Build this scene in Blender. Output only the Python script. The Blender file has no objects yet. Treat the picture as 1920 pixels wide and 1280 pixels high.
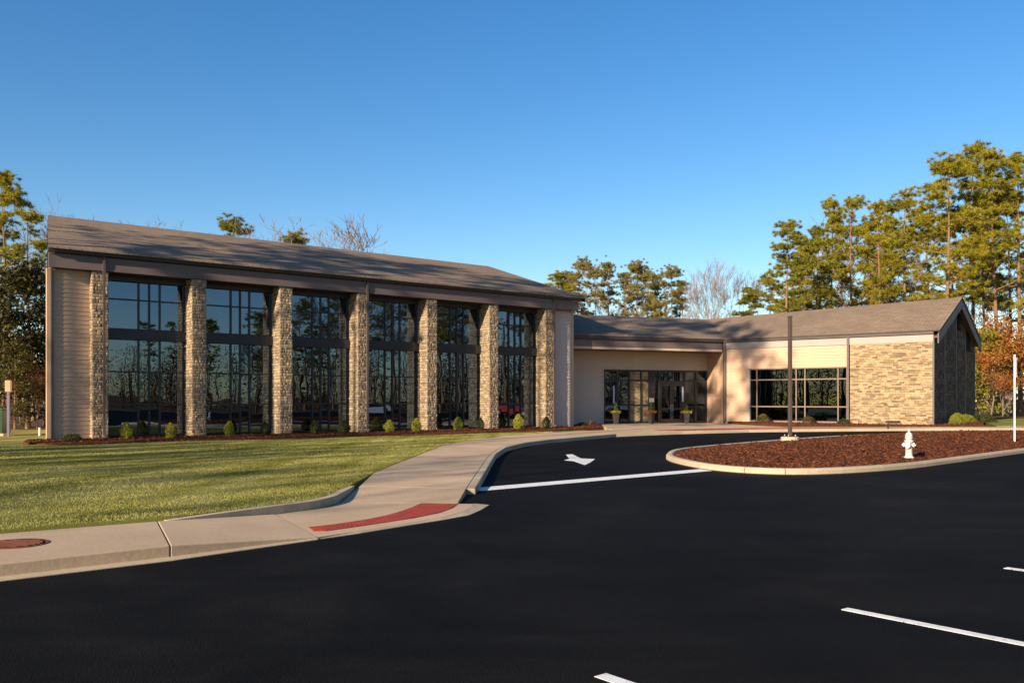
import bpy, bmesh, math, random
import numpy as np
from mathutils import Vector, Matrix

SC = bpy.context.scene
C = SC.collection
rad = math.radians

# ------------------------------------------------------------------ camera, sky, sun, exposure
CAMH = 1.65
FPX, CX, HY = 1670.0, 960.0, 750.0          # focal length, optical centre and horizon row of the photograph
cam = bpy.data.cameras.new('camera')
cam.sensor_width = 36.0
cam.lens = FPX / 1920 * 36.0
cam.shift_y = (HY - 640.0) / 1920.0
cam.clip_end = 3000.0
camo = bpy.data.objects.new('camera', cam)
camo.location = (0, 0, CAMH)
camo.rotation_euler = (rad(90), 0, 0)
C.objects.link(camo)
SC.camera = camo

SUN_AZ, SUN_EL = 218.0, 20.0                 # azimuth clockwise from +Y
world = bpy.data.worlds.new('World')
SC.world = world
world.use_nodes = True
wn = world.node_tree.nodes
sky = wn.new('ShaderNodeTexSky')
sky.sky_type = 'NISHITA'
sky.sun_disc = False
sky.sun_elevation = rad(SUN_EL)
sky.sun_rotation = rad(SUN_AZ)
sky.air_density = 1.0
sky.dust_density = 0.3
sky.ozone_density = 2.0
hsv = wn.new('ShaderNodeHueSaturation')
hsv.inputs['Saturation'].default_value = 1.36
hsv.inputs['Hue'].default_value = 0.505
world.node_tree.links.new(sky.outputs[0], hsv.inputs['Color'])
world.node_tree.links.new(hsv.outputs[0], wn['Background'].inputs[0])
wn['Background'].inputs[1].default_value = 0.081

sl = bpy.data.lights.new('sun', 'SUN')
sl.energy = 5.0
sl.angle = rad(0.55)
sl.color = (1.0, 0.82, 0.60)
so = bpy.data.objects.new('sun', sl)
ldir = Vector((math.sin(rad(SUN_AZ)) * -math.cos(rad(SUN_EL)), -math.cos(rad(SUN_AZ)) * math.cos(rad(SUN_EL)), -math.sin(rad(SUN_EL))))
so.rotation_euler = ldir.to_track_quat('-Z', 'Y').to_euler()
so.location = (-30, -40, 40)
C.objects.link(so)

SC.view_settings.view_transform = 'Standard'
SC.view_settings.look = 'None'
SC.view_settings.gamma = 1.0
SC.view_settings.use_curve_mapping = False
SC.view_settings.exposure = 1.05

# ------------------------------------------------------------------ materials
class NT:
    """A small wrapper to write node materials briefly."""
    def __init__(s, name):
        s.m = bpy.data.materials.new(name)
        s.m.use_nodes = True
        s.t = s.m.node_tree
        s.t.nodes.clear()
        s.out = s.t.nodes.new('ShaderNodeOutputMaterial')
    def n(s, typ, ins=None, **kw):
        d = s.t.nodes.new('ShaderNode' + typ)
        for k, v in kw.items():
            setattr(d, k, v)
        for k, v in (ins or {}).items():
            i = d.inputs[k]
            if isinstance(v, bpy.types.NodeSocket):
                s.t.links.new(v, i)
            else:
                if i.type == 'RGBA' and len(v) == 3:
                    v = (*v, 1)
                i.default_value = v
        return d
    def coord(s, which='Object'):
        return s.n('TexCoord').outputs[which]
    def pos(s):
        return s.n('NewGeometry').outputs['Position']
    def noise(s, vec, scale, detail=3, rough=.55, dist=0):
        return s.n('TexNoise', {'Vector': vec, 'Scale': scale, 'Detail': detail, 'Roughness': rough, 'Distortion': dist}).outputs['Fac']
    def ramp(s, fac, stops):
        r = s.n('ValToRGB', {'Fac': fac})
        e = r.color_ramp.elements
        while len(e) < len(stops):
            e.new(.5)
        for i, (p, c) in enumerate(stops):
            e[i].position = p
            e[i].color = (*c, 1) if len(c) == 3 else c
        return r.outputs['Color']
    def math(s, op, a, b=0.0):
        return s.n('Math', {0: a, 1: b}, operation=op).outputs[0]
    def mix(s, fac, a, b, mode='MIX'):
        d = s.n('Mix', data_type='RGBA', blend_type=mode)
        for i, v in ((0, fac), (6, a), (7, b)):
            if isinstance(v, bpy.types.NodeSocket):
                s.t.links.new(v, d.inputs[i])
            else:
                d.inputs[i].default_value = (*v, 1) if isinstance(v, tuple) and len(v) == 3 else v
        return d.outputs[2]
    def bump(s, height, strength=.3, dist=.02):
        return s.n('Bump', {'Height': height, 'Strength': strength, 'Distance': dist}).outputs['Normal']
    def rnd(s):
        """A random number per piece: per loose part of a mesh and per object."""
        a = s.n('NewGeometry').outputs['Random Per Island']
        b = s.n('ObjectInfo').outputs['Random']
        return s.math('FRACT', s.math('ADD', a, b))
    def pbr(s, color, rough=.8, normal=None, spec=.3, metal=0.0):
        ins = {'Base Color': color, 'Roughness': rough, 'Specular IOR Level': spec, 'Metallic': metal}
        if normal is not None:
            ins['Normal'] = normal
        b = s.n('BsdfPrincipled', ins)
        s.t.links.new(b.outputs[0], s.out.inputs[0])
        return s.m

def mat_simple(name, col, rough=.7, spec=.3, vary=.12, scale=3.0, metal=0.0, bump=0.0, bscale=60):
    t = NT(name)
    p = t.coord()
    f = t.noise(p, scale, 4)
    lo = tuple(c * (1 - vary) for c in col)
    hi = tuple(min(1, c * (1 + vary)) for c in col)
    c = t.ramp(f, [(.3, lo), (.7, hi)])
    nm = t.bump(t.noise(p, bscale, 3), bump) if bump else None
    return t.pbr(c, rough, nm, spec, metal)

def mat_pieces(name, stops, rough=.85, grain=.18, gscale=18, bump=.5):
    """Brick or stone: a colour per piece plus grain."""
    t = NT(name)
    p = t.pos()
    base = t.ramp(t.rnd(), stops)
    g = t.noise(p, gscale, 4, .65)
    v = t.ramp(g, [(.25, (1 - grain * 1.6,) * 3), (.75, (1 + grain,) * 3)])
    c = t.mix(1.0, base, v, 'MULTIPLY')
    return t.pbr(c, rough, t.bump(t.noise(p, gscale * 1.7, 4, .7), bump, .02), .2)

def mat_leaf(name, stops, trans=.35, scale=.7, rough=.55):
    t = NT(name)
    p = t.pos()
    n1 = t.noise(p, scale, 2)
    r = t.n('NewGeometry').outputs['Random Per Island']
    f = t.math('ADD', t.math('MULTIPLY', n1, .65), t.math('MULTIPLY', r, .35))
    o = t.n('ObjectInfo').outputs['Random']
    f = t.math('ADD', f, t.math('MULTIPLY', t.math('SUBTRACT', o, .5), .16))
    c = t.ramp(f, stops)
    d = t.n('BsdfPrincipled', {'Base Color': c, 'Roughness': rough, 'Specular IOR Level': .25})
    tr = t.n('BsdfTranslucent', {'Color': c})
    mx = t.n('MixShader', {0: trans, 1: d.outputs[0], 2: tr.outputs[0]})
    t.t.links.new(mx.outputs[0], t.out.inputs[0])
    return t.m

def mat_asphalt():
    t = NT('asphalt')
    p = t.pos()
    big = t.noise(p, .22, 4, .6)
    c = t.ramp(big, [(.32, (.0034, .0033, .0034)), (.68, (.0084, .0080, .0078))])
    patch = t.noise(p, .42, 5, .62, 1.2)
    c = t.mix(1.0, c, t.ramp(patch, [(.36, (.72, .72, .74)), (.52, (1, 1, 1)), (.68, (1.55, 1.5, 1.42))]), 'MULTIPLY')
    fine = t.noise(p, 95, 3, .7)
    c = t.mix(1.0, c, t.ramp(fine, [(.3, (.55, .55, .55)), (.72, (1.6, 1.6, 1.6))]), 'MULTIPLY')
    vo = t.n('TexVoronoi', {'Vector': p, 'Scale': 70.0}).outputs['Distance']
    speck = t.math('GREATER_THAN', t.noise(p, 41, 2, .5), .73)
    c = t.mix(t.math('MULTIPLY', speck, .30), c, (.045, .042, .038))
    mp = t.n('Mapping', {'Vector': p, 'Rotation': (0, 0, rad(-39)), 'Scale': (.16, 1.7, 1)}).outputs[0]
    streak = t.noise(mp, 1.0, 3, .6)
    c = t.mix(1.0, c, t.ramp(streak, [(.35, (.82, .82, .84)), (.65, (1.15, 1.14, 1.12))]), 'MULTIPLY')
    h = t.math('ADD', t.math('MULTIPLY', vo, .6), t.math('MULTIPLY', fine, .5))
    return t.pbr(c, .85, t.bump(h, .55, .012), .06)

def mat_concrete(name, col, dark=.75):
    t = NT(name)
    p = t.pos()
    a = t.noise(p, .55, 5, .6)
    b = t.noise(p, 26, 4, .7)
    c = t.ramp(a, [(.3, tuple(x * dark for x in col)), (.68, col)])
    c = t.mix(1.0, c, t.ramp(b, [(.3, (.84, .84, .84)), (.7, (1.1, 1.1, 1.1))]), 'MULTIPLY')
    r = t.rnd()
    c = t.mix(1.0, c, t.ramp(r, [(0, (.9, .9, .9)), (1, (1.06, 1.05, 1.03))]), 'MULTIPLY')
    sp = t.math('GREATER_THAN', t.noise(p, 3.1, 4, .75), .70)
    c = t.mix(t.math('MULTIPLY', sp, .35), c, tuple(x * .55 for x in col))
    return t.pbr(c, .9, t.bump(b, .25, .01), .2)

def mat_shingle():
    t = NT('asphalt_shingles')
    p = t.coord()
    br = t.n('TexBrick', {'Vector': p, 'Color1': (.205, .150, .105), 'Color2': (.265, .20, .145), 'Mortar': (.075, .058, .046),
                          'Scale': 1.0, 'Mortar Size': .012, 'Brick Width': .42, 'Row Height': .15, 'Bias': .1})
    g = t.noise(p, 9, 5, .75)
    c = t.mix(1.0, br.outputs['Color'], t.ramp(g, [(.3, (.72, .72, .73)), (.7, (1.24, 1.22, 1.2))]), 'MULTIPLY')
    a = t.noise(p, .35, 4, .6)
    c = t.mix(1.0, c, t.ramp(a, [(.3, (.88, .88, .9)), (.7, (1.1, 1.08, 1.05))]), 'MULTIPLY')
    h = t.math('SUBTRACT', g, t.math('MULTIPLY', br.outputs['Fac'], 1.2))
    return t.pbr(c, .95, t.bump(h, .5, .02), .1)

def mat_glass(name, tint, refl):
    t = NT(name)
    p = t.pos()
    wob = t.bump(t.noise(p, .9, 1, .4), .05, .05)
    gl = t.n('BsdfGlossy', {'Color': (.52, .71, 1.0), 'Roughness': 0.005, 'Normal': wob})
    tr = t.n('BsdfTransparent', {'Color': tint})
    lw = t.n('LayerWeight', {'Blend': .35}).outputs['Fresnel']
    f = t.n('Math', {0: lw, 1: .8, 2: refl}, operation='MULTIPLY_ADD').outputs[0]
    mx = t.n('MixShader', {0: f, 1: tr.outputs[0], 2: gl.outputs[0]})
    t.t.links.new(mx.outputs[0], t.out.inputs[0])
    return t.m

def mat_grass(name, lo, mid, hi, rough=.8):
    t = NT(name)
    p = t.pos()
    a = t.noise(p, .45, 5, .65)
    mp = t.n('Mapping', {'Vector': p, 'Rotation': (0, 0, rad(16)), 'Scale': (1.05, .05, 1)}).outputs[0]
    stripes = t.noise(mp, 1.3, 3, .6)  # long stripes of lighter and darker turf
    f = t.math('ADD', t.math('MULTIPLY', a, .45), t.math('MULTIPLY', stripes, .55))
    r = t.n('NewGeometry').outputs['Random Per Island']
    f = t.math('ADD', t.math('MULTIPLY', f, .85), t.math('MULTIPLY', r, .15))
    c = t.ramp(f, [(.30, lo), (.5, mid), (.70, hi)])
    return t.pbr(c, rough, t.bump(t.noise(p, 55, 3, .7), .5, .03), .1)

def mat_ground(name, stops, scale=1.4, bump=.7):
    t = NT(name)
    p = t.pos()
    c = t.ramp(t.noise(p, scale, 6, .7), stops)
    g = t.noise(p, 34, 4, .75)
    c = t.mix(1.0, c, t.ramp(g, [(.3, (.55, .55, .55)), (.72, (1.4, 1.35, 1.3))]), 'MULTIPLY')
    return t.pbr(c, .95, t.bump(g, bump, .04), .1)

M = {}
M['siding'] = mat_simple('beige_siding', (.47, .39, .335), .7, .25, .06, .8, bump=.05, bscale=90)
M['siding_warm'] = mat_simple('tan_siding', (.49, .325, .215), .7, .25, .07, .8, bump=.05, bscale=90)
M['frieze'] = mat_simple('taupe_trim', (.33, .27, .24), .6, .3, .06, 1.2)
M['trim_light'] = mat_simple('light_tan_trim', (.46, .35, .26), .6, .3, .06, 1.2)
M['fascia'] = mat_simple('brown_fascia', (.135, .10, .094), .6, .3, .10, .7)
M['gutter'] = mat_simple('dark_bronze_metal', (.045, .036, .036), .45, .4, .15, 2)
M['downspout'] = mat_simple('bronze_downspout', (.085, .065, .062), .5, .4, .1, 2)
M['bronze'] = mat_simple('dark_bronze_frame', (.030, .025, .028), .4, .4, .1, 2)
M['bronze_brown'] = mat_simple('brown_bronze_frame', (.17, .115, .09), .5, .35, .08, 2)
M['soffit'] = mat_simple('brown_soffit', (.20, .125, .075), .7, .2, .08, 1)
M['stone'] = mat_pieces('ledge_stone', [(0, (.17, .13, .09)), (.22, (.27, .195, .12)), (.45, (.36, .265, .165)), (.62, (.43, .325, .21)), (.8, (.30, .235, .17)), (1, (.21, .165, .125))], gscale=14, grain=.25)
M['mortar'] = mat_simple('stone_mortar', (.20, .16, .115), .95, .1, .15, 20)
M['brick'] = mat_pieces('tan_brick', [(0, (.16, .112, .070)), (.22, (.265, .19, .112)), (.55, (.37, .268, .150)), (.85, (.44, .325, .19)), (1, (.23, .168, .10))], gscale=22, grain=.15)
M['shade_brick'] = mat_pieces('shade_toned_gable_brick', [(0, (.060, .040, .027)), (.4, (.115, .078, .052)), (.8, (.17, .12, .08)), (1, (.09, .064, .045))], gscale=22, grain=.15)  # the wing's brick with the gable's shade put into its colour
M['shade_mortar'] = mat_simple('shade_mortar', (.05, .042, .036), .95, .1, .12, 20)  # mortar darkened likewise, shade painted in for the gable end
M['brick_mortar'] = mat_simple('brick_mortar', (.33, .25, .15), .95, .1, .12, 20)
M['shingle'] = mat_shingle()
M['glass'] = mat_glass('dark_tinted_glass', (.12, .13, .14), .17)
M['glass_clear'] = mat_glass('entrance_glass', (.35, .35, .34), .07)
M['glass_dark'] = mat_glass('black_tinted_glass', (.10, .10, .10), .035)
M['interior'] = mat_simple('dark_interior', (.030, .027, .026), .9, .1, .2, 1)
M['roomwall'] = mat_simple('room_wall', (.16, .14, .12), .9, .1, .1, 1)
M['asphalt'] = mat_asphalt()
M['concrete'] = mat_concrete('walk_concrete', (.51, .375, .25))
M['kerb'] = mat_concrete('kerb_concrete', (.47, .385, .27))
M['joint'] = mat_simple('walk_bedding', (.05, .042, .034), .95, .1, .2, 8)
M['red'] = mat_simple('red_tactile_paving', (.27, .042, .028), .8, .2, .22, 9, bump=.4, bscale=40)
M['rust'] = mat_simple('rusty_iron', (.155, .048, .024), .8, .3, .35, 14, bump=.5, bscale=60)
def mat_paint():
    t = NT('worn_road_paint')
    p = t.pos()
    c = t.ramp(t.noise(p, 6, 4, .6), [(.3, (.60, .60, .59)), (.7, (.78, .78, .77))])
    w = t.math('ADD', t.math('MULTIPLY', t.noise(p, 70, 3, .75), .6), t.math('MULTIPLY', t.noise(p, 5, 4, .65), .4))
    m = t.ramp(w, [(.57, (0, 0, 0)), (.64, (1, 1, 1))])
    c = t.mix(m, c, (.05, .05, .05))
    return t.pbr(c, .75, t.bump(t.noise(p, 80, 3), .3), .2)
M['paint'] = mat_paint()
M['mulch'] = mat_ground('red_brown_mulch', [(.3, (.060, .019, .009)), (.5, (.105, .034, .015)), (.7, (.155, .055, .024))], 3.0)
M['chip'] = mat_pieces('mulch_chips', [(0, (.040, .011, .005)), (.45, (.088, .026, .010)), (.85, (.135, .042, .016)), (1, (.18, .065, .026))], grain=.3, gscale=30)
M['lawn'] = mat_grass('lawn_turf', (.085, .083, .011), (.205, .195, .046), (.32, .29, .12))
M['blade'] = mat_grass('grass_blades', (.095, .094, .011), (.245, .232, .055), (.38, .35, .15))
M['litter'] = mat_ground('leaf_litter', [(.3, (.055, .035, .019)), (.5, (.11, .07, .035)), (.7, (.17, .11, .05))], .8)
M['needle'] = mat_leaf('pine_needles', [(.28, (.065, .075, .016)), (.40, (.22, .21, .016)), (.54, (.40, .355, .020)), (.72, (.39, .29, .03))], .45, .42)
M['needle_far'] = mat_leaf('dusty_pine_needles', [(.28, (.12, .115, .045)), (.46, (.23, .20, .05)), (.62, (.31, .245, .06)), (.78, (.32, .20, .07))], .3, .55)
M['holly'] = mat_leaf('dark_evergreen_leaves', [(.3, (.014, .017, .004)), (.5, (.036, .034, .007)), (.68, (.080, .066, .010)), (.85, (.12, .09, .014))], .25, .8)
M['orange'] = mat_leaf('orange_leaves', [(.28, (.15, .05, .018)), (.45, (.31, .11, .024)), (.62, (.43, .18, .030)), (.8, (.36, .22, .05))], .4, .9)
M['rustleaf'] = mat_leaf('russet_leaves', [(.28, (.055, .022, .012)), (.5, (.11, .045, .02)), (.75, (.17, .08, .03))], .3, .9)
M['yellow_leaf'] = mat_leaf('yellow_green_leaves', [(.3, (.09, .095, .010)), (.5, (.19, .185, .016)), (.72, (.27, .25, .025))], .4, 1.3)
M['shrub_y'] = mat_leaf('golden_shrub_leaves', [(.3, (.13, .14, .014)), (.5, (.29, .285, .026)), (.72, (.42, .39, .05))], .35, 5)
M['shrub_d'] = mat_leaf('dark_shrub_leaves', [(.3, (.022, .032, .008)), (.5, (.045, .058, .012)), (.72, (.09, .10, .02))], .25, 5)
M['shrub_b'] = mat_leaf('bronze_shrub_leaves', [(.3, (.06, .045, .012)), (.5, (.12, .085, .022)), (.72, (.17, .14, .03))], .3, 5)
M['shrub_r'] = mat_leaf('reddish_shrub_leaves', [(.3, (.12, .04, .025)), (.5, (.21, .08, .05)), (.72, (.28, .12, .08))], .3, 5)
M['bark'] = mat_ground('pine_bark', [(.3, (.13, .075, .045)), (.55, (.23, .14, .085)), (.75, (.30, .195, .125))], 4)
M['bark_grey'] = mat_ground('grey_bark', [(.3, (.15, .125, .115)), (.55, (.21, .175, .165)), (.75, (.27, .225, .215))], 4)
M['white'] = mat_simple('white_enamel', (.47, .45, .41), .45, .4, .10, 5)
M['offwhite'] = mat_simple('off_white_metal', (.62, .56, .52), .5, .4, .08, 4)
M['polebrown'] = mat_simple('brown_pole_metal', (.066, .048, .038), .5, .4, .12, 3)
M['planter'] = mat_simple('grey_planter', (.04, .036, .034), .6, .3, .12, 5)
M['leafgreen'] = mat_leaf('planter_leaves', [(.3, (.035, .07, .012)), (.5, (.07, .13, .02)), (.72, (.13, .18, .03))], .35, 6)
M['flower_o'] = mat_leaf('orange_flowers', [(.3, (.35, .08, .01)), (.6, (.5, .16, .015))], .3, 9)
M['flower_y'] = mat_leaf('yellow_flowers', [(.3, (.34, .24, .02)), (.6, (.45, .33, .03))], .3, 9)
M['green_box'] = mat_simple('green_cabinet_paint', (.022, .055, .020), .5, .4, .1, 3)
M['beige_box'] = mat_simple('beige_plastic', (.36, .265, .165), .6, .3, .08, 3)
M['purple_post'] = mat_simple('purple_post_paint', (.15, .11, .17), .6, .3, .1, 3)
M['redpaint'] = mat_simple('red_enamel', (.36, .012, .018), .3, .5, .1, 3)
M['palestrip'] = mat_simple('pale_blue_strip', (.40, .44, .58), .5, .3, .05, 3)
M['tyre'] = mat_simple('tyre_rubber', (.02, .02, .02), .8, .2, .1, 3)
M['chrome'] = mat_simple('light_metal', (.5, .5, .5), .3, .5, .05, 3, metal=.8)
M['carglass'] = mat_simple('car_glass', (.015, .018, .02), .08, .6, .1, 3)
M['carwhite'] = mat_simple('white_car_paint', (.6, .6, .6), .3, .5, .04, 3)

# ------------------------------------------------------------------ building helpers
class MB:
    """Collects boxes, prisms, tubes and loose faces; build() links them as ONE mesh object."""
    def __init__(s):
        s.v, s.f = [], []
    def add(s, v, f):
        o = len(s.v)
        s.v.extend(tuple(p) for p in v)
        s.f.extend(tuple(i + o for i in q) for q in f)
        return s
    def box(s, x0, x1, y0, y1, z0, z1):
        return s.add([(x0, y0, z0), (x1, y0, z0), (x1, y1, z0), (x0, y1, z0), (x0, y0, z1), (x1, y0, z1), (x1, y1, z1), (x0, y1, z1)],
                     [(0, 3, 2, 1), (4, 5, 6, 7), (0, 1, 5, 4), (1, 2, 6, 5), (2, 3, 7, 6), (3, 0, 4, 7)])
    def slab(s, poly, t):
        """A sloping sheet with thickness t straight down; poly counter-clockwise seen from above."""
        n = len(poly)
        v = [tuple(p) for p in poly] + [(p[0], p[1], p[2] - t) for p in poly]
        f = [tuple(range(n)), tuple(range(2 * n - 1, n - 1, -1))]
        f += [(i, n + i, n + (i + 1) % n, (i + 1) % n) for i in range(n)]
        return s.add(v, f)
    def prism(s, poly, z0, z1):
        return s.slab([(p[0], p[1], z1) for p in poly], z1 - z0)
    def wall(s, poly, nx, ny, t):
        """A vertical polygon (3D points) thickened by t along (nx, ny)."""
        n = len(poly)
        v = [tuple(p) for p in poly] + [(p[0] + nx * t, p[1] + ny * t, p[2]) for p in poly]
        f = [tuple(range(n)), tuple(range(2 * n - 1, n - 1, -1))]
        f += [(i, n + i, n + (i + 1) % n, (i + 1) % n) for i in range(n)]
        return s.add(v, f)
    def tube(s, pts, rs, sides=6, cap=True):
        rings = []
        o = len(s.v)
        n = len(pts)
        P = [Vector(p) for p in pts]
        for i in range(n):
            d = (P[min(i + 1, n - 1)] - P[max(i - 1, 0)])
            d = d.normalized() if d.length > 1e-9 else Vector((0, 0, 1))
            a = d.orthogonal().normalized() if abs(d.z) < .9 else Vector((1, 0, 0)).cross(d).normalized()
            b = d.cross(a)
            for k in range(sides):
                t = 2 * math.pi * k / sides
                s.v.append(tuple(P[i] + (a * math.cos(t) + b * math.sin(t)) * rs[i]))
        for i in range(n - 1):
            for k in range(sides):
                k2 = (k + 1) % sides
                s.f.append((o + i * sides + k, o + i * sides + k2, o + (i + 1) * sides + k2, o + (i + 1) * sides + k))
        if cap:
            s.f.append(tuple(o + k for k in range(sides - 1, -1, -1)))
            s.f.append(tuple(o + (n - 1) * sides + k for k in range(sides)))
        return s
    def lathe(s, prof, sides=20, c=(0, 0)):
        return s.tube([(c[0], c[1], z) for r, z in prof], [r for r, z in prof], sides)
    def mesh(s, name, m, smooth=False):
        me = bpy.data.meshes.new(name)
        me.from_pydata(s.v, [], s.f)
        me.materials.append(m)
        if smooth:
            me.polygons.foreach_set('use_smooth', [True] * len(me.polygons))
        me.update()
        return me
    def build(s, name, m, parent=None, smooth=False, loc=(0, 0, 0), bevel=0):
        o = bpy.data.objects.new(name, s.mesh(name, m, smooth))
        o.location = loc
        C.objects.link(o)
        if parent is not None:
            o.parent = parent
        if bevel:
            b = o.modifiers.new('edge', 'BEVEL')
            b.width = bevel
            b.segments = 2
            b.limit_method = 'ANGLE'
        return o

def np_mesh(name, v, f, m):
    """A mesh from numpy arrays: v (n,3), f (k,3) or (k,4)."""
    me = bpy.data.meshes.new(name)
    k = f.shape[1]
    me.vertices.add(len(v)); me.loops.add(f.size); me.polygons.add(len(f))
    me.vertices.foreach_set('co', np.ascontiguousarray(v, dtype=np.float32).ravel())
    me.loops.foreach_set('vertex_index', np.ascontiguousarray(f, dtype=np.int32).ravel())
    me.polygons.foreach_set('loop_start', np.arange(0, f.size, k, dtype=np.int32))
    me.update(calc_edges=True)
    me.materials.append(m)
    return me

def link(name, me, parent=None, loc=(0, 0, 0), rot=(0, 0, 0), sc=(1, 1, 1)):
    o = bpy.data.objects.new(name, me)
    o.location, o.rotation_euler, o.scale = loc, rot, sc
    C.objects.link(o)
    if parent is not None:
        o.parent = parent
    return o

def tag(o, label=None, cat=None, group=None, kind=None):
    for k, v in (('label', label), ('category', cat), ('group', group), ('kind', kind)):
        if v:
            o[k] = v
    return o

def thing(name, label, cat, loc=(0, 0, 0), rz=0.0, group=None, sc=1.0):
    o = bpy.data.objects.new(name, None)
    o.empty_display_size = .3
    o.location, o.rotation_euler = loc, (0, 0, rz)
    o.scale = (sc, sc, sc) if not isinstance(sc, tuple) else sc
    C.objects.link(o)
    return tag(o, label, cat, group)

def ss(a, b, t):
    t = np.clip((np.asarray(t, dtype=float) - a) / (b - a), 0, 1)
    return t * t * (3 - 2 * t)

def road_h(x, y):
    """The drive climbs a little towards the entrance."""
    return .15 * ss(28, 44, y) * ss(-2, 8, x)

def smooth_line(pts, per=4, closed=False):
    """Catmull-Rom through pts."""
    P = [Vector(p) for p in pts]
    n = len(P)
    out = []
    for i in range(n if closed else n - 1):
        g = lambda k: P[k % n] if closed else P[max(0, min(n - 1, k))]
        a, b, c, d = g(i - 1), g(i), g(i + 1), g(i + 2)
        for k in range(per):
            t = k / per
            out.append(.5 * ((2 * b) + (c - a) * t + (2 * a - 5 * b + 4 * c - d) * t * t + (3 * b - a - 3 * c + d) * t ** 3))
    if not closed:
        out.append(P[-1].copy())
    return out

def inset(pts, w):
    """Offset a closed counter-clockwise 2D outline inwards by w."""
    n = len(pts)
    out = []
    for i in range(n):
        d = (pts[(i + 1) % n] - pts[i - 1])
        d = d.normalized()
        out.append(pts[i] + Vector((-d.y, d.x)) * w)
    return out

def inside(px, py, poly):
    px = np.asarray(px); py = np.asarray(py)
    r = np.zeros(px.shape, bool)
    n = len(poly)
    for i in range(n):
        x0, y0 = poly[i][0], poly[i][1]
        x1, y1 = poly[(i + 1) % n][0], poly[(i + 1) % n][1]
        c = ((y0 > py) != (y1 > py))
        with np.errstate(divide='ignore', invalid='ignore'):
            xi = (x1 - x0) * (py - y0) / (y1 - y0 + 1e-12) + x0
        r ^= c & (px < xi)
    return r

# ================================================================== GROUND AND ROADS
g = MB()
g.add([(-900, -600, -.05), (900, -600, -.05), (900, 1200, -.05), (-900, 1200, -.05)], [(0, 1, 2, 3)])
tag(g.build('ground', M['litter']), kind='structure')

def grid_sheet(name, x0, x1, y0, y1, nx, ny, zf, mat):
    xs, ys = np.linspace(x0, x1, nx), np.linspace(y0, y1, ny)
    X, Y = np.meshgrid(xs, ys)
    v = np.stack([X.ravel(), Y.ravel(), zf(X, Y).ravel()], 1)
    i = np.arange(nx * ny).reshape(ny, nx)
    f = np.stack([i[:-1, :-1].ravel(), i[:-1, 1:].ravel(), i[1:, 1:].ravel(), i[1:, :-1].ravel()], 1)
    me = np_mesh(name, v, f, mat)
    me.polygons.foreach_set('use_smooth', [True] * len(me.polygons))
    return link(name, me)

tag(grid_sheet('asphalt_road', -70, 70, -60, 45, 141, 106, road_h, M['asphalt']), kind='structure')

# --- lawn in front of the hall: a gently falling sheet with a skirt
walk_back = [(-38, -17.5), (-18, -.7), (-12, 4.9), (-8.2, 8.15), (-5.88, 10.2), (-4.4, 11.06), (-3.34, 12.55), (-2.9, 13.2), (-2.72, 14.7)]
path_left = [(-2.72, 15.9), (-2.83, 18.15), (-2.78, 20.5), (-2.68, 22.4), (-2.5, 25.8), (-2.29, 29.5), (-1.7, 33.0), (-.5, 36.6), (.8, 39.2), (2.4, 41.0), (4.7, 42.5)]
path_right = [(-.80, 15.6), (-.75, 17.3), (-.70, 20.0), (-.66, 22.5), (-.60, 25.2), (-.35, 28.6), (.30, 31.6), (1.4, 34.2), (2.7, 36.2), (4.37, 38.4), (7.6, 40.2)]
lawn_back = walk_back[:5] + [(-4.65, 11.15), (-4.15, 11.60), (-3.50, 12.55), (-3.07, 13.15), (-2.90, 13.8), (-2.87, 14.7), (-2.84, 15.9)]
lawn_edge = [tuple(p) for p in smooth_line([(*p, 0) for p in lawn_back + path_left[1:]], 3)]
lawn_poly = [(p[0], p[1]) for p in lawn_edge] + [(4.4, 44.5), (3.0, 50), (-23, 47), (-60, 47), (-60, -17.5)]

def lawn_z(x, y):
    x = np.asarray(x, float); y = np.asarray(y, float)
    d = ((x + 16.26) * -.6188 + (y - 34.465) * .7855)          # distance behind the pillar line
    z = .16 - .09 * ss(-16, -4, d) * ss(-34, -16, x)
    return z + .02 * np.sin(x * .7 + 1) * np.sin(y * .5) * ss(1, 4, -x - 2)

def filled(name, poly, zf, mat, step, skirt=.2, zoff=0.0):
    """Fill a 2D outline with a fine enough sheet that follows zf, with a skirt round the rim."""
    bm = bmesh.new()
    vs = [bm.verts.new((p[0], p[1], 0)) for p in poly]
    bm.faces.new(vs)
    xs = [p[0] for p in poly]; ys = [p[1] for p in poly]
    for ax, lo, hi in ((0, min(xs), max(xs)), (1, min(ys), max(ys))):
        k = lo + step
        while k < hi:
            co = (k, 0, 0) if ax == 0 else (0, k, 0)
            no = (1, 0, 0) if ax == 0 else (0, 1, 0)
            bmesh.ops.bisect_plane(bm, geom=bm.verts[:] + bm.edges[:] + bm.faces[:], plane_co=co, plane_no=no)
            k += step
    bm.normal_update()
    for f in bm.faces:
        if f.normal.z < 0:
            f.normal_flip()
    for v in bm.verts:
        v.co.z = float(zf(v.co.x, v.co.y)) + zoff
    rim = [e for e in bm.edges if len(e.link_faces) == 1]
    ex = bmesh.ops.extrude_edge_only(bm, edges=rim)
    for v in ex['geom']:
        if isinstance(v, bmesh.types.BMVert):
            v.co.z -= skirt
    me = bpy.data.meshes.new(name)
    bm.to_mesh(me); bm.free()
    me.materials.append(mat)
    return link(name, me)

tag(filled('lawn', lawn_poly, lawn_z, M['lawn'], 2.0, .3), kind='structure')
tag(filled('lawn', [(25, 46.0), (70, 46.4), (70, 63), (24, 63.5), (29.6, 57), (29.4, 55.5)], lambda x, y: .33, M['lawn'], 4.0, .4), kind='structure')
tag(filled('woodland_floor', [(23.9, 63.6), (70, 63.1), (120, 63), (120, 130), (5, 130), (5, 72)], lambda x, y: .34, M['litter'], 8.0, .4), kind='structure')

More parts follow.
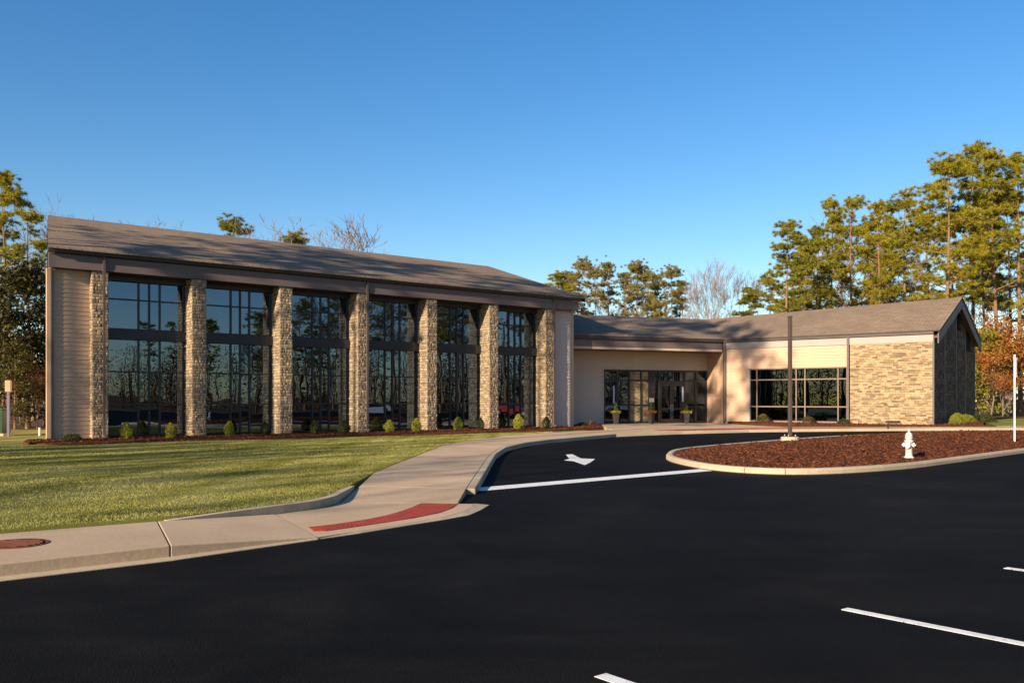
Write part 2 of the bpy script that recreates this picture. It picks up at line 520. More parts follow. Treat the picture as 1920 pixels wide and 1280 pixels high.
# --- grass blades on the near lawn
rng = np.random.default_rng(5)
def blades(n, xr, yr, poly, hmin, hmax, w, keep=None):
    x = rng.uniform(*xr, n); y = rng.uniform(*yr, n)
    ok = inside(x, y, poly)
    ok &= (np.abs(x) < y * .85 + 5)
    x, y = x[ok], y[ok]
    d = ((x + 16.26) * -.6188 + (y - 34.465) * .7855)
    ok = d < -2.9
    x, y = x[ok], y[ok]
    n = len(x)
    z = lawn_z(x, y)
    a = rng.uniform(0, 2 * np.pi, n); h = rng.uniform(hmin, hmax, n); ww = w * rng.uniform(.7, 1.4, n)
    lx, ly = rng.normal(0, .45, n) * h, rng.normal(0, .45, n) * h
    ca, sa = np.cos(a) * ww, np.sin(a) * ww
    v = np.empty((n, 3, 3))
    v[:, 0] = np.stack([x - ca, y - sa, z - .005], 1)
    v[:, 1] = np.stack([x + ca, y + sa, z - .005], 1)
    v[:, 2] = np.stack([x + lx, y + ly, z + h], 1)
    return v.reshape(-1, 3)
V = np.concatenate([blades(380000, (-17, -2), (6, 24), lawn_poly, .010, .026, .006), blades(360000, (-36, 2), (20, 45), lawn_poly, .010, .026, .010)])
tag(link('grass', np_mesh('grass', V, np.arange(len(V)).reshape(-1, 3), M['blade'])),
    'short yellow-green mown grass of the sloping front lawn', 'grass', kind='stuff')

# --- concrete walk: bedding below, one slab object per bay on top
walk_bed = MB()
bedpoly = [(-38, -19.9), (-16.6, -2.4), (-10.7, 2.87), (-6.9, 6.2), (-3.56, 9.28), (-2.3, 10.55), (-1.4, 11.73), (-.76, 12.64), (-.85, 13.95)] + path_right[0:11]
bedback = walk_back[:-1] + [(-2.70, 13.95)] + path_left[0:11]
bed = MB()
def ribbon(mb, A, za, B, zb, thick):
    """One solid ribbon between two edge lines."""
    n = len(A)
    v = [(*p, za) for p in A] + [(*p, zb) for p in B]
    v += [(x, y, z - thick) for x, y, z in v]
    f = []
    for i in range(n - 1):
        f.append((i, i + 1, n + i + 1, n + i))
        f.append((2 * n + i, 2 * n + i + 1, i + 1, i))
        f.append((n + i, n + i + 1, 3 * n + i + 1, 3 * n + i))
    f += [(0, n, 3 * n, 2 * n), (n - 1, 3 * n - 1, 4 * n - 1, 2 * n - 1)]
    mb.add(v, f)

stations = [  # road-side point, back point, height at each
    ((-38, -21.4), (-39.2, -19.5), .14, .15), ((-27.5, -12.1), (-28.8, -9.8), .14, .15), ((-22.0, -7.25), (-23.3, -5.15), .14, .15), ((-16.6, -2.4), (-18.0, -.7), .14, .15), ((-13.6, .25), (-15.0, 2.1), .14, .15),
    ((-10.7, 2.87), (-12.0, 4.9), .14, .15), ((-6.95, 6.25), (-8.2, 8.15), .14, .15), ((-3.56, 9.28), (-4.4, 11.06), .14, .15), ((-2.3, 10.55), (-3.34, 12.55), .035, .05)]
pathst = [((-.85, 13.95), (-2.70, 13.95), .035, .04), ((-.80, 15.6), (-2.72, 15.9), .11, .12), ((-.75, 17.3), (-2.83, 18.15), .15, .16)]
zz = lambda x, y: .15 + float(road_h(x, y)) * .85
for r, l in zip(path_right[2:], path_left[2:]):
    pathst.append((r, l, zz(*r), zz(*l)))
pathst += [((11.05, 41.9), (8.6, 44.2), .27, .27), ((13.8, 42.6), (12.8, 45.2), .28, .28), ((16.6, 43.2), (16.4, 45.3), .28, .29), ((18.8, 43.6), (18.8, 45.35), .28, .29), ((20.9, 43.9), (20.9, 45.4), .28, .29),
           ((23.4, 44.05), (23.4, 45.6), .28, .29), ((26, 44.2), (26, 45.8), .28, .29), ((29, 44.25), (29, 45.9), .28, .29), ((32, 44.3), (32, 46), .28, .29), ((36, 44.3), (36, 46.1), .28, .29), ((40, 44.4), (40, 46.2), .28, .29), ((46, 44.4), (46, 46.3), .28, .29), ((54, 44.4), (54, 46.4), .28, .29)]

def slab_piece(mb, F0, F1, B0, B1, zf0, zf1, zb0, zb1, depth, gap=.0045):
    """One paving slab with its joints left open at both ends."""
    f0, f1, b0, b1 = (Vector(p) for p in (F0, F1, B0, B1))
    e = (f1 - f0).normalized() * gap
    e2 = (b1 - b0).normalized() * gap
    q = [f0 + e, f1 - e, b1 - e2, b0 + e2]
    z = [zf0, zf1, zb1, zb0]
    top = [(p.x, p.y, k) for p, k in zip(q, z)]
    n = 4
    v = top + [(p[0], p[1], p[2] - depth) for p in top]
    f = [(0, 1, 2, 3), (7, 6, 5, 4)] + [(i, n + i, n + (i + 1) % n, (i + 1) % n) for i in range(n)]
    mb.add(v, f)

bedm = MB()
pieces = []
for st in (stations, pathst):
    for a, b in zip(st[:-1], st[1:]):
        pieces.append((a, b))
        i_ = lambda p, q, t: tuple(Vector(p).lerp(Vector(q), t))
        slab_piece(bedm, i_(a[0], a[1], .04), i_(b[0], b[1], .04), i_(a[1], a[0], .04), i_(b[1], b[0], .04), a[2] - .02, b[2] - .02, a[3] - .02, b[3] - .02, .35, -.001)
walk = tag(bedm.build('sidewalk', M['joint']), kind='structure')
for a, b in pieces:
    m = MB()
    slab_piece(m, a[0], b[0], a[1], b[1], a[2], b[2], a[3], b[3], .30)
    m.build('slab', M['concrete'], walk, bevel=.012)
# curved ramp pad at the corner and its apron
m = MB()
pad_f = [(-2.3, 10.55), (-1.9, 11.05), (-1.4, 11.73), (-1.0, 12.3), (-.72, 12.95), (-.62, 13.5), (-.60, 13.94)]
pad_b = [(-3.34, 12.55), (-3.1, 12.85), (-2.9, 13.15), (-2.8, 13.4), (-2.74, 13.6), (-2.71, 13.8), (-2.70, 13.94)]
ribbon(m, pad_f, .030, pad_b, .044, .3)
m.build('ramp_slab', M['concrete'], walk)
m = MB()
ap_o = [(-2.31, 10.535), (-1.88, 11.02), (-1.38, 11.70), (-.95, 12.25), (-.62, 12.75), (-.48, 13.3), (-.36, 14.0)]
ap_i = [(-2.3, 10.55), (-1.9, 11.05), (-1.4, 11.73), (-1.0, 12.3), (-.72, 12.95), (-.62, 13.5), (-.60, 14.0)]
ribbon(m, ap_o, .008, ap_i, .029, .2)
m.build('apron', M['kerb'], walk)
m = MB()
gi = [Vector(a[0]) for a in stations]
go = [(p.x + .090, p.y - .10) for p in gi[:-1]] + [(-2.295, 10.525)]
ribbon(m, go, .008, [(p.x, p.y) for p in gi], .022, .2)
m.build('gutter_pan', M['kerb'], walk)
# low header kerb that holds the lawn beside the ramp
m = MB()
hk = [tuple(p) for p in smooth_line([(-4.30, 11.17, .140), (-3.95, 11.65, .153), (-3.4, 12.45, .162), (-2.95, 13.1, .165), (-2.76, 13.8, .165), (-2.74, 14.6, .163), (-2.76, 15.6, .155)], 3)]
for i in range(len(hk) - 1):
    a, b = Vector(hk[i]), Vector(hk[i + 1])
    d = (b - a).normalized(); n = Vector((-d.y, d.x, 0)) * .13
    slab_piece(m, a[:2], b[:2], (a + n)[:2], (b + n)[:2], a.z, b.z, a.z, b.z, .4, -.004 if i % 6 else .008)
m.build('header_kerb', M['kerb'], walk)
# road kerb with its own slightly lighter face along the path
kb = []
for i in range(1, len(pathst) - 2):
    a, b = pathst[i], pathst[i + 1]
    m = MB()
    f0, f1 = Vector(a[0]), Vector(b[0])
    nrm = (f1 - f0).normalized(); nrm = Vector((nrm.y, -nrm.x)) * .16
    g0 = f0 + nrm; g1 = f1 + nrm
    slab_piece(m, tuple(g0), tuple(g1), tuple(f0), tuple(f1), a[2] - .003, b[2] - .003, a[2] - .003, b[2] - .003, .4, .006 if i % 2 else -.012)
    m.build('kerbstone', M['kerb'], walk, bevel=.02)

# entrance forecourt
pl = filled('forecourt', [(4.75, 42.55), (8.55, 44.22), (12.78, 45.22), (14.2, 45.25), (13.5, 54.2), (12.45, 57.3), (6.0, 54.9), (5.3, 52.5), (4.9, 47)], lambda x, y: .262 - .05 * ss(45, 53, y), M['concrete'], 2.2, .35)
tag(pl, kind='structure')

# tactile strips, cover
def flat(name, pts, z, mat, parent=None, t=.004, label=None, cat=None, group=None, kind=None, zf=None):
    m = MB()
    v = [(p[0], p[1], (zf(p[0], p[1]) if zf else 0) + z) for p in pts]
    m.slab(v, t)
    o = m.build(name, mat, parent)
    return tag(o, label, cat, group, kind)
m = MB()
tf = [(-2.44, 10.98), (-2.30, 11.0), (-1.80, 11.62), (-1.35, 12.22), (-1.05, 12.78), (-.90, 13.35), (-.85, 13.9)]
tb = [(-2.58, 11.30), (-2.30, 11.55), (-1.98, 12.0), (-1.75, 12.45), (-1.60, 12.95), (-1.50, 13.4), (-1.42, 13.9)]
ribbon(m, tf, .040, tb, .046, .03)
tag(m.build('tactile_strip', M['red']), 'curved red tactile paving strip on the corner ramp of the sidewalk', 'tactile paving')
# domes of the strip
m = MB()
for i in range(6):
    for a in [.08 + .105 * q for q in range(9)]:
        for b in [.06 + .11 * q for q in range(9)]:
            p = (1 - b) * ((1 - a) * Vector(tf[i]) + a * Vector(tf[i + 1])) + b * ((1 - a) * Vector(tb[i]) + a * Vector(tb[i + 1]))
            z = .040 + .006 * b
            r = .012
            m.add([(p.x - r, p.y - r, z), (p.x + r, p.y - r, z), (p.x + r, p.y + r, z), (p.x - r, p.y + r, z), (p.x, p.y, z + .005)], [(0, 1, 4), (1, 2, 4), (2, 3, 4), (3, 0, 4)])
o = m.build('dome', M['red'], bpy.data.objects['tactile_strip']); o['kind'] = 'stuff'
m = MB()
for a, b in ((pathst[11], pathst[12]), (pathst[12], pathst[13]), (pathst[13], pathst[14])):
    f0, f1, b0, b1 = Vector(a[0]), Vector(b[0]), Vector(a[1]), Vector(b[1])
    k0, k1 = .06, .36
    q = [f0.lerp(b0, k0), f1.lerp(b1, k0), f1.lerp(b1, k1), f0.lerp(b0, k1)]
    m.slab([(p.x, p.y, .293) for p in q], .03)
tag(m.build('tactile_strip', M['red']), 'long thin red tactile strip on the walk before the entrance', 'tactile paving')
cv = thing('utility_cover', 'rusty round iron cover set into the sidewalk at left edge', 'manhole cover', (-5.22, 9.33, .149))
mm = MB(); mm.lathe([(.335, -.02), (.335, .004), (.30, .004), (.295, -.004), (.0001, -.004)], 28); mm.build('cover_ring', M['rust'], cv)
mm = MB()
for k in range(-3, 4):
    L = math.sqrt(max(0, .28 ** 2 - (k * .075) ** 2))
    mm.box(-L, L, k * .075 - .02, k * .075 + .02, -.003, .008)
mm.build('cover_bar', M['rust'], cv)

# --- road markings
def line(name, a, b, w, label):
    a, b = Vector(a), Vector(b)
    d = (b - a).normalized(); n = Vector((-d.y, d.x)) * w / 2
    k = max(1, int((b - a).length / 1.5))
    m = MB()
    for i in range(k):
        p, q = a.lerp(b, i / k), a.lerp(b, (i + 1) / k)
        c = [p - n, q - n, q + n, p + n]
        m.slab([(v.x, v.y, float(road_h(v.x, v.y)) + .004) for v in c], .003)
    return tag(m.build(name, M['paint']), label, 'road marking', kind='structure')
line('stop_line', (-.72, 16.4), (4.72, 21.2), .50, 'wide white stop line from kerb to island tip')
line('parking_line', (.53, 5.35), (3.97, 1.15), .10, 'white parking line at the bottom edge of the lot')
line('parking_line', (2.63, 7.05), (6.07, 2.85), .10, 'longest white parking line at lower right')
line('parking_line', (4.86, 8.77), (8.3, 4.57), .10, 'short white parking line cut by right edge')
line('parking_line', (7.09, 10.45), (10.53, 6.25), .10, 'white parking line beyond the right edge')
flat('turn_arrow', [(1.86, 22.7), (2.09, 23.7), (2.33, 25.0), (1.96, 25.2), (1.84, 27.2), (1.64, 27.0), (1.62, 25.1), (1.44, 24.5), (1.66, 24.2)], .004, M['paint'], label='white bent arrow painted on the drive lane before the stop line', cat='road marking', kind='structure', t=.003)

# --- planted island: kerb segments round a mulch mound
isl = [Vector((p[0], p[1])) for p in smooth_line([(4.50, 25.9, 0), (4.22, 23.6, 0), (4.62, 21.0, 0), (5.60, 19.75, 0), (7.05, 19.75, 0), (9.4, 21.2, 0), (11.85, 23.55, 0), (15.84, 27.55, 0), (21.5, 33.0, 0), (23.5, 36.3, 0), (21.2, 38.3, 0), (17.5, 38.4, 0), (13.6, 36.4, 0), (10.4, 33.8, 0), (7.2, 30.6, 0), (5.3, 28.1, 0)], 6, True)]
isl_in = inset(isl, .2)
kparent = MB()
for i in range(len(isl)):
    j = (i + 1) % len(isl)
    za, zb = float(road_h(*isl[i])), float(road_h(*isl[j]))
    a, b, c, d = inset(isl, .03)[i] if False else isl[i], isl[j], isl_in[j], isl_in[i]
    kparent.slab([(a.x, a.y, za + .02), (b.x, b.y, zb + .02), (c.x, c.y, zb + .02), (d.x, d.y, za + .02)], .2)
kp = tag(kparent.build('island_kerb', M['joint']), kind='structure')
seg = 4
for s0 in range(0, len(isl), seg):
    m = MB()
    ids = [(s0 + k) % len(isl) for k in range(seg + 1)]
    if s0 + seg > len(isl):
        continue
    v, f = [], []
    for n_, i in enumerate(ids):
        z = float(road_h(*isl[i]))
        o, q = isl[i], isl_in[i]
        if n_ == 0:
            t = (isl[ids[1]] - isl[i]).normalized() * .008
        elif n_ == len(ids) - 1:
            t = (isl[i] - isl[ids[-2]]).normalized() * -.008
        else:
            t = Vector((0, 0))
        o = o + t; q = q + t
        e = (q - o).normalized()
        prof = [(0, -.1), (.01, .10), (.045, .14), (.16, .148), (.2, .13), (.2, -.1)]
        for w, h in prof:
            p = o + e * w
            v.append((p.x, p.y, z + h))
    k = 6
    for n_ in range(len(ids) - 1):
        for a in range(k - 1):
            f.append((n_ * k + a, (n_ + 1) * k + a, (n_ + 1) * k + a + 1, n_ * k + a + 1))
    f.append(tuple(range(k - 1, -1, -1))); f.append(tuple(range((len(ids) - 1) * k, len(ids) * k)))
    m.add(v, f)
    m.build('kerbstone', M['kerb'], kp)

isl_poly = [(p.x, p.y) for p in inset(isl, .19)]
IP = np.array(isl_poly)
def isl_z(x, y):
    x = np.asarray(x, float); y = np.asarray(y, float)
    sh = x.shape
    d = np.sqrt(((x.reshape(-1, 1) - IP[:, 0]) ** 2 + (y.reshape(-1, 1) - IP[:, 1]) ** 2)).min(1).reshape(sh)
    z = road_h(x, y) + .10 + .26 * ss(0, 3.2, d)
    return z + .02 * np.sin(x * 2.1) * np.sin(y * 1.7) + .012 * np.sin(x * 5.3 + y * 3)
tag(filled('mulch_mound', isl_poly, isl_z, M['mulch'], .45, .3), kind='structure')

# mulch beds along the buildings
HO = Vector((-16.26, 34.465)); HU = Vector((.7855, .6188)); HN = Vector((-.6188, .7855))
def hall(s, d):
    p = HO + HU * s + HN * d
    return (p.x, p.y)
bed_poly = [hall(-2.2, .2), hall(-2.6, -1.4), hall(-1.6, -2.7), hall(2, -2.9), hall(8, -2.85), hall(14, -2.9), hall(20, -2.6), hall(24.5, -2.5), hall(25.35, -2.2), (4.75, 44.4), (5.25, 47), (5.9, 54.6), hall(26.5, 3), hall(25.3, .6)]
def bed_z(x, y):
    d = ((np.asarray(x) + 16.26) * -.6188 + (np.asarray(y) - 34.465) * .7855)
    return .075 + .095 * ss(-2.9, -.8, d) + .012 * np.sin(np.asarray(x) * 3.1) * np.sin(np.asarray(y) * 2.3)
tag(filled('mulch_bed', bed_poly, bed_z, M['mulch'], .8, .2), kind='structure')
bed2 = [(14.25, 45.3), (16.4, 45.35), (18.8, 45.4), (20.9, 45.45), (24.9, 45.75), (24.95, 47.2), (29.3, 55.3), (29.4, 56.8), (28.6, 55.4), (22.6, 47.8), (13.3, 55.0), (13.7, 50)]
tag(filled('mulch_bed', bed2, lambda x, y: .33, M['mulch'], 1.2, .3), kind='structure')

def chips(n, poly, zf, lo, hi, dmax=1e9):
    P = np.array(poly)
    x = rng.uniform(P[:, 0].min(), P[:, 0].max(), n); y = rng.uniform(P[:, 1].min(), P[:, 1].max(), n)
    ok = inside(x, y, poly) & (np.abs(x) < y * .62)
    x, y = x[ok], y[ok]; n = len(x)
    z = zf(x, y) + .008
    L = rng.uniform(lo, hi, n); W = L * rng.uniform(.25, .5, n); T = W * .4
    a = rng.uniform(0, 2 * np.pi, n); t = rng.normal(0, .35, n)
    ux = np.stack([np.cos(a) * np.cos(t), np.sin(a) * np.cos(t), np.sin(t)], 1)
    uy = np.stack([-np.sin(a), np.cos(a), np.zeros(n)], 1)
    uz = np.cross(ux, uy)
    c = np.stack([x, y, z], 1)
    v = np.empty((n, 8, 3))
    for k in range(8):
        sx, sy, sz = (1 if k & 1 else -1), (1 if k & 2 else -1), (1 if k & 4 else -1)
        tap = .7 if sx > 0 else 1.0
        v[:, k] = c + ux * (sx * L / 2)[:, None] + uy * (sy * W / 2 * tap)[:, None] + uz * (sz * T / 2)[:, None]
    fq = np.array([(4, 5, 7, 6), (0, 1, 5, 4), (1, 3, 7, 5), (3, 2, 6, 7), (2, 0, 4, 6)])
    f = (fq[None] + (np.arange(n) * 8)[:, None, None]).reshape(-1, 4)
    return v.reshape(-1, 3), f
v, f = chips(46000, isl_poly, isl_z, .04, .13)
tag(link('mulch_chips', np_mesh('mulch_chips', v, f, M['chip'])), 'loose red-brown bark mulch covering the kerbed island', 'mulch', kind='stuff')
v1, f1 = chips(22000, bed_poly, bed_z, .05, .14)
v2, f2 = chips(9000, bed2, lambda x, y: np.full(np.shape(x), .33), .05, .14)
tag(link('mulch_chips', np_mesh('mulch_chips', np.concatenate([v1, v2]), np.concatenate([f1, f2 + len(v1)]), M['chip'])), 'loose red-brown bark mulch in the beds along the building walls', 'mulch', kind='stuff')

# ================================================================== WALL PIECES
def siding(parent, p0, p1, z0, z1, mat, ex=.17, gap=.0):
    """Lap siding between two plan points (left to right seen from outside): every board an object."""
    p0, p1 = Vector(p0), Vector(p1)
    L = (p1 - p0).length
    ang = math.atan2((p1 - p0).y, (p1 - p0).x)
    n = int(round((z1 - z0) / ex)); ex = (z1 - z0) / n
    me = None
    mb = MB()
    h = ex
    mb.add([(0, -.034, 0), (L, -.034, 0), (L, -.012, h), (0, -.012, h), (0, .0, 0), (L, .0, 0), (L, .0, h), (0, .0, h)],
           [(0, 1, 2, 3), (5, 4, 7, 6), (4, 5, 1, 0), (3, 2, 6, 7), (4, 0, 3, 7), (1, 5, 6, 2)])
    me = mb.mesh('board', mat)
    for k in range(n):
        link('board', me, parent, (p0.x, p0.y, z0 + k * ex), (0, 0, ang))

def chip_mesh(name, mat, seed, bev):
    """A unit brick or stone: front face at y = -0.5, slightly irregular rim."""
    r = random.Random(seed)
    j = lambda a: r.uniform(-a, a)
    v = []
    for y, k in ((.5, .5), (-.5 + bev, .5), (-.5, .5 - bev)):
        for sx, sz in ((-1, -1), (1, -1), (1, 1), (-1, 1)):
            v.append((sx * k + (j(bev * .35) if y < .5 else 0), y + (j(bev * .3) if y < 0 else 0), sz * k + (j(bev * .35) if y < .5 else 0)))
    f = []
    for a in (0, 4):
        for i in range(4):
            f.append((a + i, a + (i + 1) % 4, a + 4 + (i + 1) % 4, a + 4 + i))
    f.append((8, 9, 10, 11))
    mb = MB(); mb.add(v, f)
    return mb.mesh(name, mat)

def veneer_list(L, z0, z1, rh, lw, r, top=None):
    """Lay courses of pieces on a wall L wide: (x, z, w, h) centres."""
    out = []
    z = z0
    row = 0
    while z < z1 - .02:
        h = min(r.uniform(*rh), z1 - z)
        if z1 - z - h < rh[0] * .5:
            h = z1 - z
        x = 0
        if rh[0] == rh[1] and row % 2:
            w = r.uniform(*lw) * .5
            out.append((w / 2, z + h / 2, w, h)); x = w
        while x < L - 1e-3:
            w = min(r.uniform(*lw), L - x)
            if L - x - w < lw[0] * .45:
                w = L - x
            out.append((x + w / 2, z + h / 2, w, h))
            x += w
        z += h; row += 1
    return out

def lay_pieces(items, meshes, name, limit=300):
    """items: (parent, local xyz, angle, (w, d, h), weight). The heaviest become objects, the rest of each parent one part."""
    items = sorted(items, key=lambda t: -t[4])
    r = random.Random(3)
    rest = {}
    for i, (par, p, ang, s, wgt) in enumerate(items):
        me = meshes[r.randrange(len(meshes))]
        if i < limit:
            link(name, me, par, p, (0, 0, ang), s)
        else:
            rest.setdefault(par.name, []).append((par, me, p, ang, s))
    for lst in rest.values():
        V, Fc = [], []
        o = 0
        for par, me, p, ang, s in lst:
            co = np.empty(len(me.vertices) * 3); me.vertices.foreach_get('co', co)
            co = co.reshape(-1, 3) * np.array(s)
            c_, s_ = math.cos(ang), math.sin(ang)
            co = np.stack([co[:, 0] * c_ - co[:, 1] * s_ + p[0], co[:, 0] * s_ + co[:, 1] * c_ + p[1], co[:, 2] + p[2]], 1)
            V.append(co)
            Fc.append(np.array([list(q.vertices) for q in me.polygons]) + o)
            o += len(co)
        me2 = np_mesh(name + '_courses', np.concatenate(V), np.concatenate(Fc), meshes[0].materials[0])
        ob = link('small_' + name + '_courses', me2, lst[0][0])
        ob['kind'] = 'stuff'

STONES = [chip_mesh('stone', M['stone'], k, .07) for k in range(5)]
BRICKS = [chip_mesh('brick', M['brick'], 20 + k, .05) for k in range(3)]

SHADEB = [chip_mesh('brick', M['shade_brick'], 40 + k, .05) for k in range(3)]

def pane(parent, name, mat, x0, x1, z0, z1, y, r):
    """A pane as a thin box, tilted by a fraction of a degree as real panes are."""
    mb = MB()
    w, h = (x1 - x0) / 2, (z1 - z0) / 2
    mb.box(-w, w, -.006, .006, -h, h)
    o = mb.build(name, mat, parent, loc=((x0 + x1) / 2, y, (z0 + z1) / 2))
    o.rotation_euler = (rad(r.gauss(0, .10)), 0, rad(r.gauss(0, .12)))
    return o

# ================================================================== THE HALL (left, seven stone pillars)
rh_ = math.atan2(HU.y, HU.x)
hl = thing('hall_building', 'tall hall with seven stone pillars, glass bays and brown shingle roof behind the lawn', 'building', (HO.x, HO.y, 0), rh_)
BAY, PW, PD = 3.838, .60, .90
R = random.Random(11)
items = []
pillars = []
for k in range(7):
    m = MB()
    x = k * BAY
    m.box(x + .03, x + PW - .03, .03, PD + .2, .05, 6.66)
    p = m.build('stone_pillar', M['mortar'], hl)
    pillars.append(p)
    wpos = HO + HU * (x + .3)
    dist = wpos.length
    for (fx, fy, ang, L, wt) in ((x, 0, 0, PW, 1.0), (x, PD, -math.pi / 2, PD, .45), (x + PW, 0, math.pi / 2, PD, .02)):
        for (a, z, w, h) in veneer_list(L, .08, 6.66, (.07, .15), (.10, .25), R):
            proud = R.uniform(0, .024)
            dep = .10
            off = dep / 2 - proud - .0
            # piece frame: local x along the face, local -y outward
            ca, sa = math.cos(ang), math.sin(ang)
            lx, ly = a, off
            px_, py_ = fx + lx * ca - ly * sa, fy + lx * sa + ly * ca
            if k == 0 and ang < -1 and a < PD - .32:
                wtt = .001
            else:
                wtt = wt
            items.append((p, (px_, py_, z), ang, (w - .014, dep, h - .014), wtt * w * h / dist ** 2))
lay_pieces(items, STONES, 'stone', 300)

# siding panels at both ends
w = MB(); w.box(-1.42, .0, .335, .45, .1, 6.66); ws = w.build('wall', M['siding'], hl)
siding(ws, (-1.38, .334), (0, .334), .17, 6.62, M['siding_warm'])
w = MB(); w.box(23.63, 25.30, .335, .45, .05, 6.66); ws = w.build('wall', M['siding'], hl)
siding(ws, (23.63, .334), (25.22, .334), .12, 6.62, M['siding'])
m = MB(); m.box(-1.52, -1.38, .285, .44, .1, 6.66); m.build('corner_board', M['siding_warm'], hl)
m = MB(); m.box(25.22, 25.36, .285, .44, .05, 6.66); m.build('corner_board', M['siding_warm'], hl)
# closed shell behind
m = MB()
m.wall([(-1.45, .36, .05), (-1.45, .36, 7.3), (.2, 8.84, 10.1), (1.75, 17.4, 7.3), (1.75, 17.4, .05)], 1, 0, .2)
m.build('end_wall', M['siding'], hl)
m = MB()
m.wall([(25.34, .44, .05), (25.34, .44, 7.3), (25.34, 8.84, 10.1), (25.34, 17.4, 7.3), (25.34, 17.4, .05)], -1, 0, .2)
m.build('end_wall', M['siding'], hl)
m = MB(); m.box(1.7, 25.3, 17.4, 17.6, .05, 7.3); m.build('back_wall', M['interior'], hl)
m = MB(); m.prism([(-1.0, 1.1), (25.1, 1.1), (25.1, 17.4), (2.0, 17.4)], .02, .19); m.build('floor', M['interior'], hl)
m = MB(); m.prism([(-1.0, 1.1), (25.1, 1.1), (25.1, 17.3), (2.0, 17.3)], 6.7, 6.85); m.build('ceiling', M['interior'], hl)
# fascia, header, gutter, soffit
m = MB(); m.box(-1.52, 25.42, -.06, .12, 6.67, 7.2); m.build('fascia', M['fascia'], hl, bevel=.01)
m = MB(); m.box(-1.50, 25.40, -.075, -.058, 6.67, 6.75); m.build('fascia_trim', M['fascia'], hl)
m = MB(); m.box(-1.3, 25.2, .125, 1.1, 6.662, 6.72); m.build('soffit', M['gutter'], hl)
m = MB()
prof = [(-.22, 7.38), (-.20, 7.24), (-.08, 7.21), (-.05, 7.22), (-.05, 7.38)]
v, f = [], []
for x in (-1.56, 25.55):
    v += [(x, y, z) for y, z in prof]
f = [(i, i + 1, i + 6, i + 5) for i in range(4)] + [(4, 0, 5, 9), (4, 3, 2, 1, 0), (5, 6, 7, 8, 9)]
m.add(v, f); m.build('gutter', M['gutter'], hl)
m = MB(); m.slab([(-1.58, -.33, 7.42), (25.72, -.33, 7.42), (25.72, 8.84, 10.27), (.12, 8.84, 10.27)], .07); m.build('roof', M['shingle'], hl)
m = MB(); m.slab([(.12, 8.84, 10.27), (25.72, 8.84, 10.27), (25.72, 18, 7.42), (1.8, 18, 7.42)], .07); m.build('roof', M['shingle'], hl)
m = MB(); m.wall([(25.72, -.3, 7.15), (25.72, 8.84, 10.0), (25.72, 8.84, 10.19), (25.72, -.3, 7.34)], -1, 0, .05); m.build('rake_board', M['gutter'], hl)
# downspouts
for x, dk in ((.42, 'downspout'), (3 * BAY + .46, 'downspout'), (6 * BAY + .53, 'downspout')):
    m = MB()
    m.box(x - .045, x + .045, -.155, -.075, .22, 7.22)
    m.box(x - .06, x + .06, -.16, -.062, 1.4, 1.44); m.box(x - .06, x + .06, -.16, -.062, 3.4, 3.44); m.box(x - .06, x + .06, -.16, -.062, 5.4, 5.44)
    m.box(x - .045, x + .045, -.34, -.155, .22, .30)
    m.build('downspout', M['downspout'], hl)
m = MB(); m.box(-1.37, -1.30, .22, .30, .2, 7.0); m.build('downspout', M['downspout'], hl)

# glazed bays
RP = random.Random(21)
GY = .92
mull = (1.98, 2.40, 2.82)
for k in range(6):
    x0, x1 = k * BAY + PW + .0, (k + 1) * BAY
    xs = [x0 + .07] + [k * BAY + q for q in mull] + [x1 - .07]
    m = MB(); m.box(x0, x1, GY - .22, GY + .03, 4.09, 4.50); m.build('spandrel', M['bronze'], hl, bevel=.01)
    m = MB(); m.box(x0, x1, GY - .20, GY + .05, 6.44, 6.66); m.build('window_head', M['bronze'], hl)
    for zs in ((4.50, 5.72, 6.44), (.20, 1.48, 2.80, 4.09)):
        m = MB()
        zb, zt = zs[0], zs[-1]
        m.box(x0, x0 + .07, GY - .07, GY + .05, zb, zt); m.box(x1 - .07, x1, GY - .07, GY + .05, zb, zt)
        m.box(x0 + .07, x1 - .07, GY - .07, GY + .05, zb, zb + .05)
        for q in xs[1:-1]:
            m.box(q - .03, q + .03, GY - .075, GY + .045, zb + .05, zt)
        for z in zs[1:-1]:
            for a, b in zip(xs[:-1], xs[1:]):
                m.box(a + (.03 if a != xs[0] else 0), b - (.03 if b != xs[-1] else 0), GY - .065, GY + .04, z - .028, z + .028)
        win = m.build('window', M['bronze'], hl)
        for a, b in zip(xs[:-1], xs[1:]):
            for c, d in zip(zs[:-1], zs[1:]):
                pane(win, 'pane', M['glass'], a, b, c + .01, d, GY, RP)
# a few things inside, faint behind the glass
m = MB()
for x in (3.5, 9.5, 16, 21.5):
    m.box(x, x + .5, 7, 7.5, .19, 6.7)
m.build('inner_column', M['roomwall'], hl)

# ================================================================== THE ENTRANCE LINK
LO = Vector((3.7, 51.5)); rl = rad(21.05)
lk = thing('entrance_building', 'low recessed entrance link with grey walls and glass doors between hall and brick wing', 'building', (LO.x, LO.y, 0), rl)
m = MB(); m.slab([(-.87, -.12, 5.47), (9.95, -.12, 5.47), (12.83, 5.78, 7.22), (-2.51, 5.2, 7.13)], .07); m.build('roof', M['shingle'], lk)
m = MB(); m.slab([(-2.51, 5.2, 7.13), (12.83, 5.78, 7.22), (14.5, 11, 5.47), (-4.3, 11, 5.47)], .07); m.build('roof', M['shingle'], lk)
m = MB(); m.box(-.9, 9.98, .0, .10, 4.78, 5.20); m.build('fascia', M['fascia'], lk, bevel=.008)
m = MB(); m.box(-.9, 9.98, .02, .12, 4.64, 4.779); m.build('trim_board', M['trim_light'], lk)
m = MB(); m.box(-.88, 9.98, -.14, .0, 5.22, 5.42); m.box(-.88, 9.98, .001, .1, 5.2, 5.40); m.build('gutter', M['gutter'], lk)
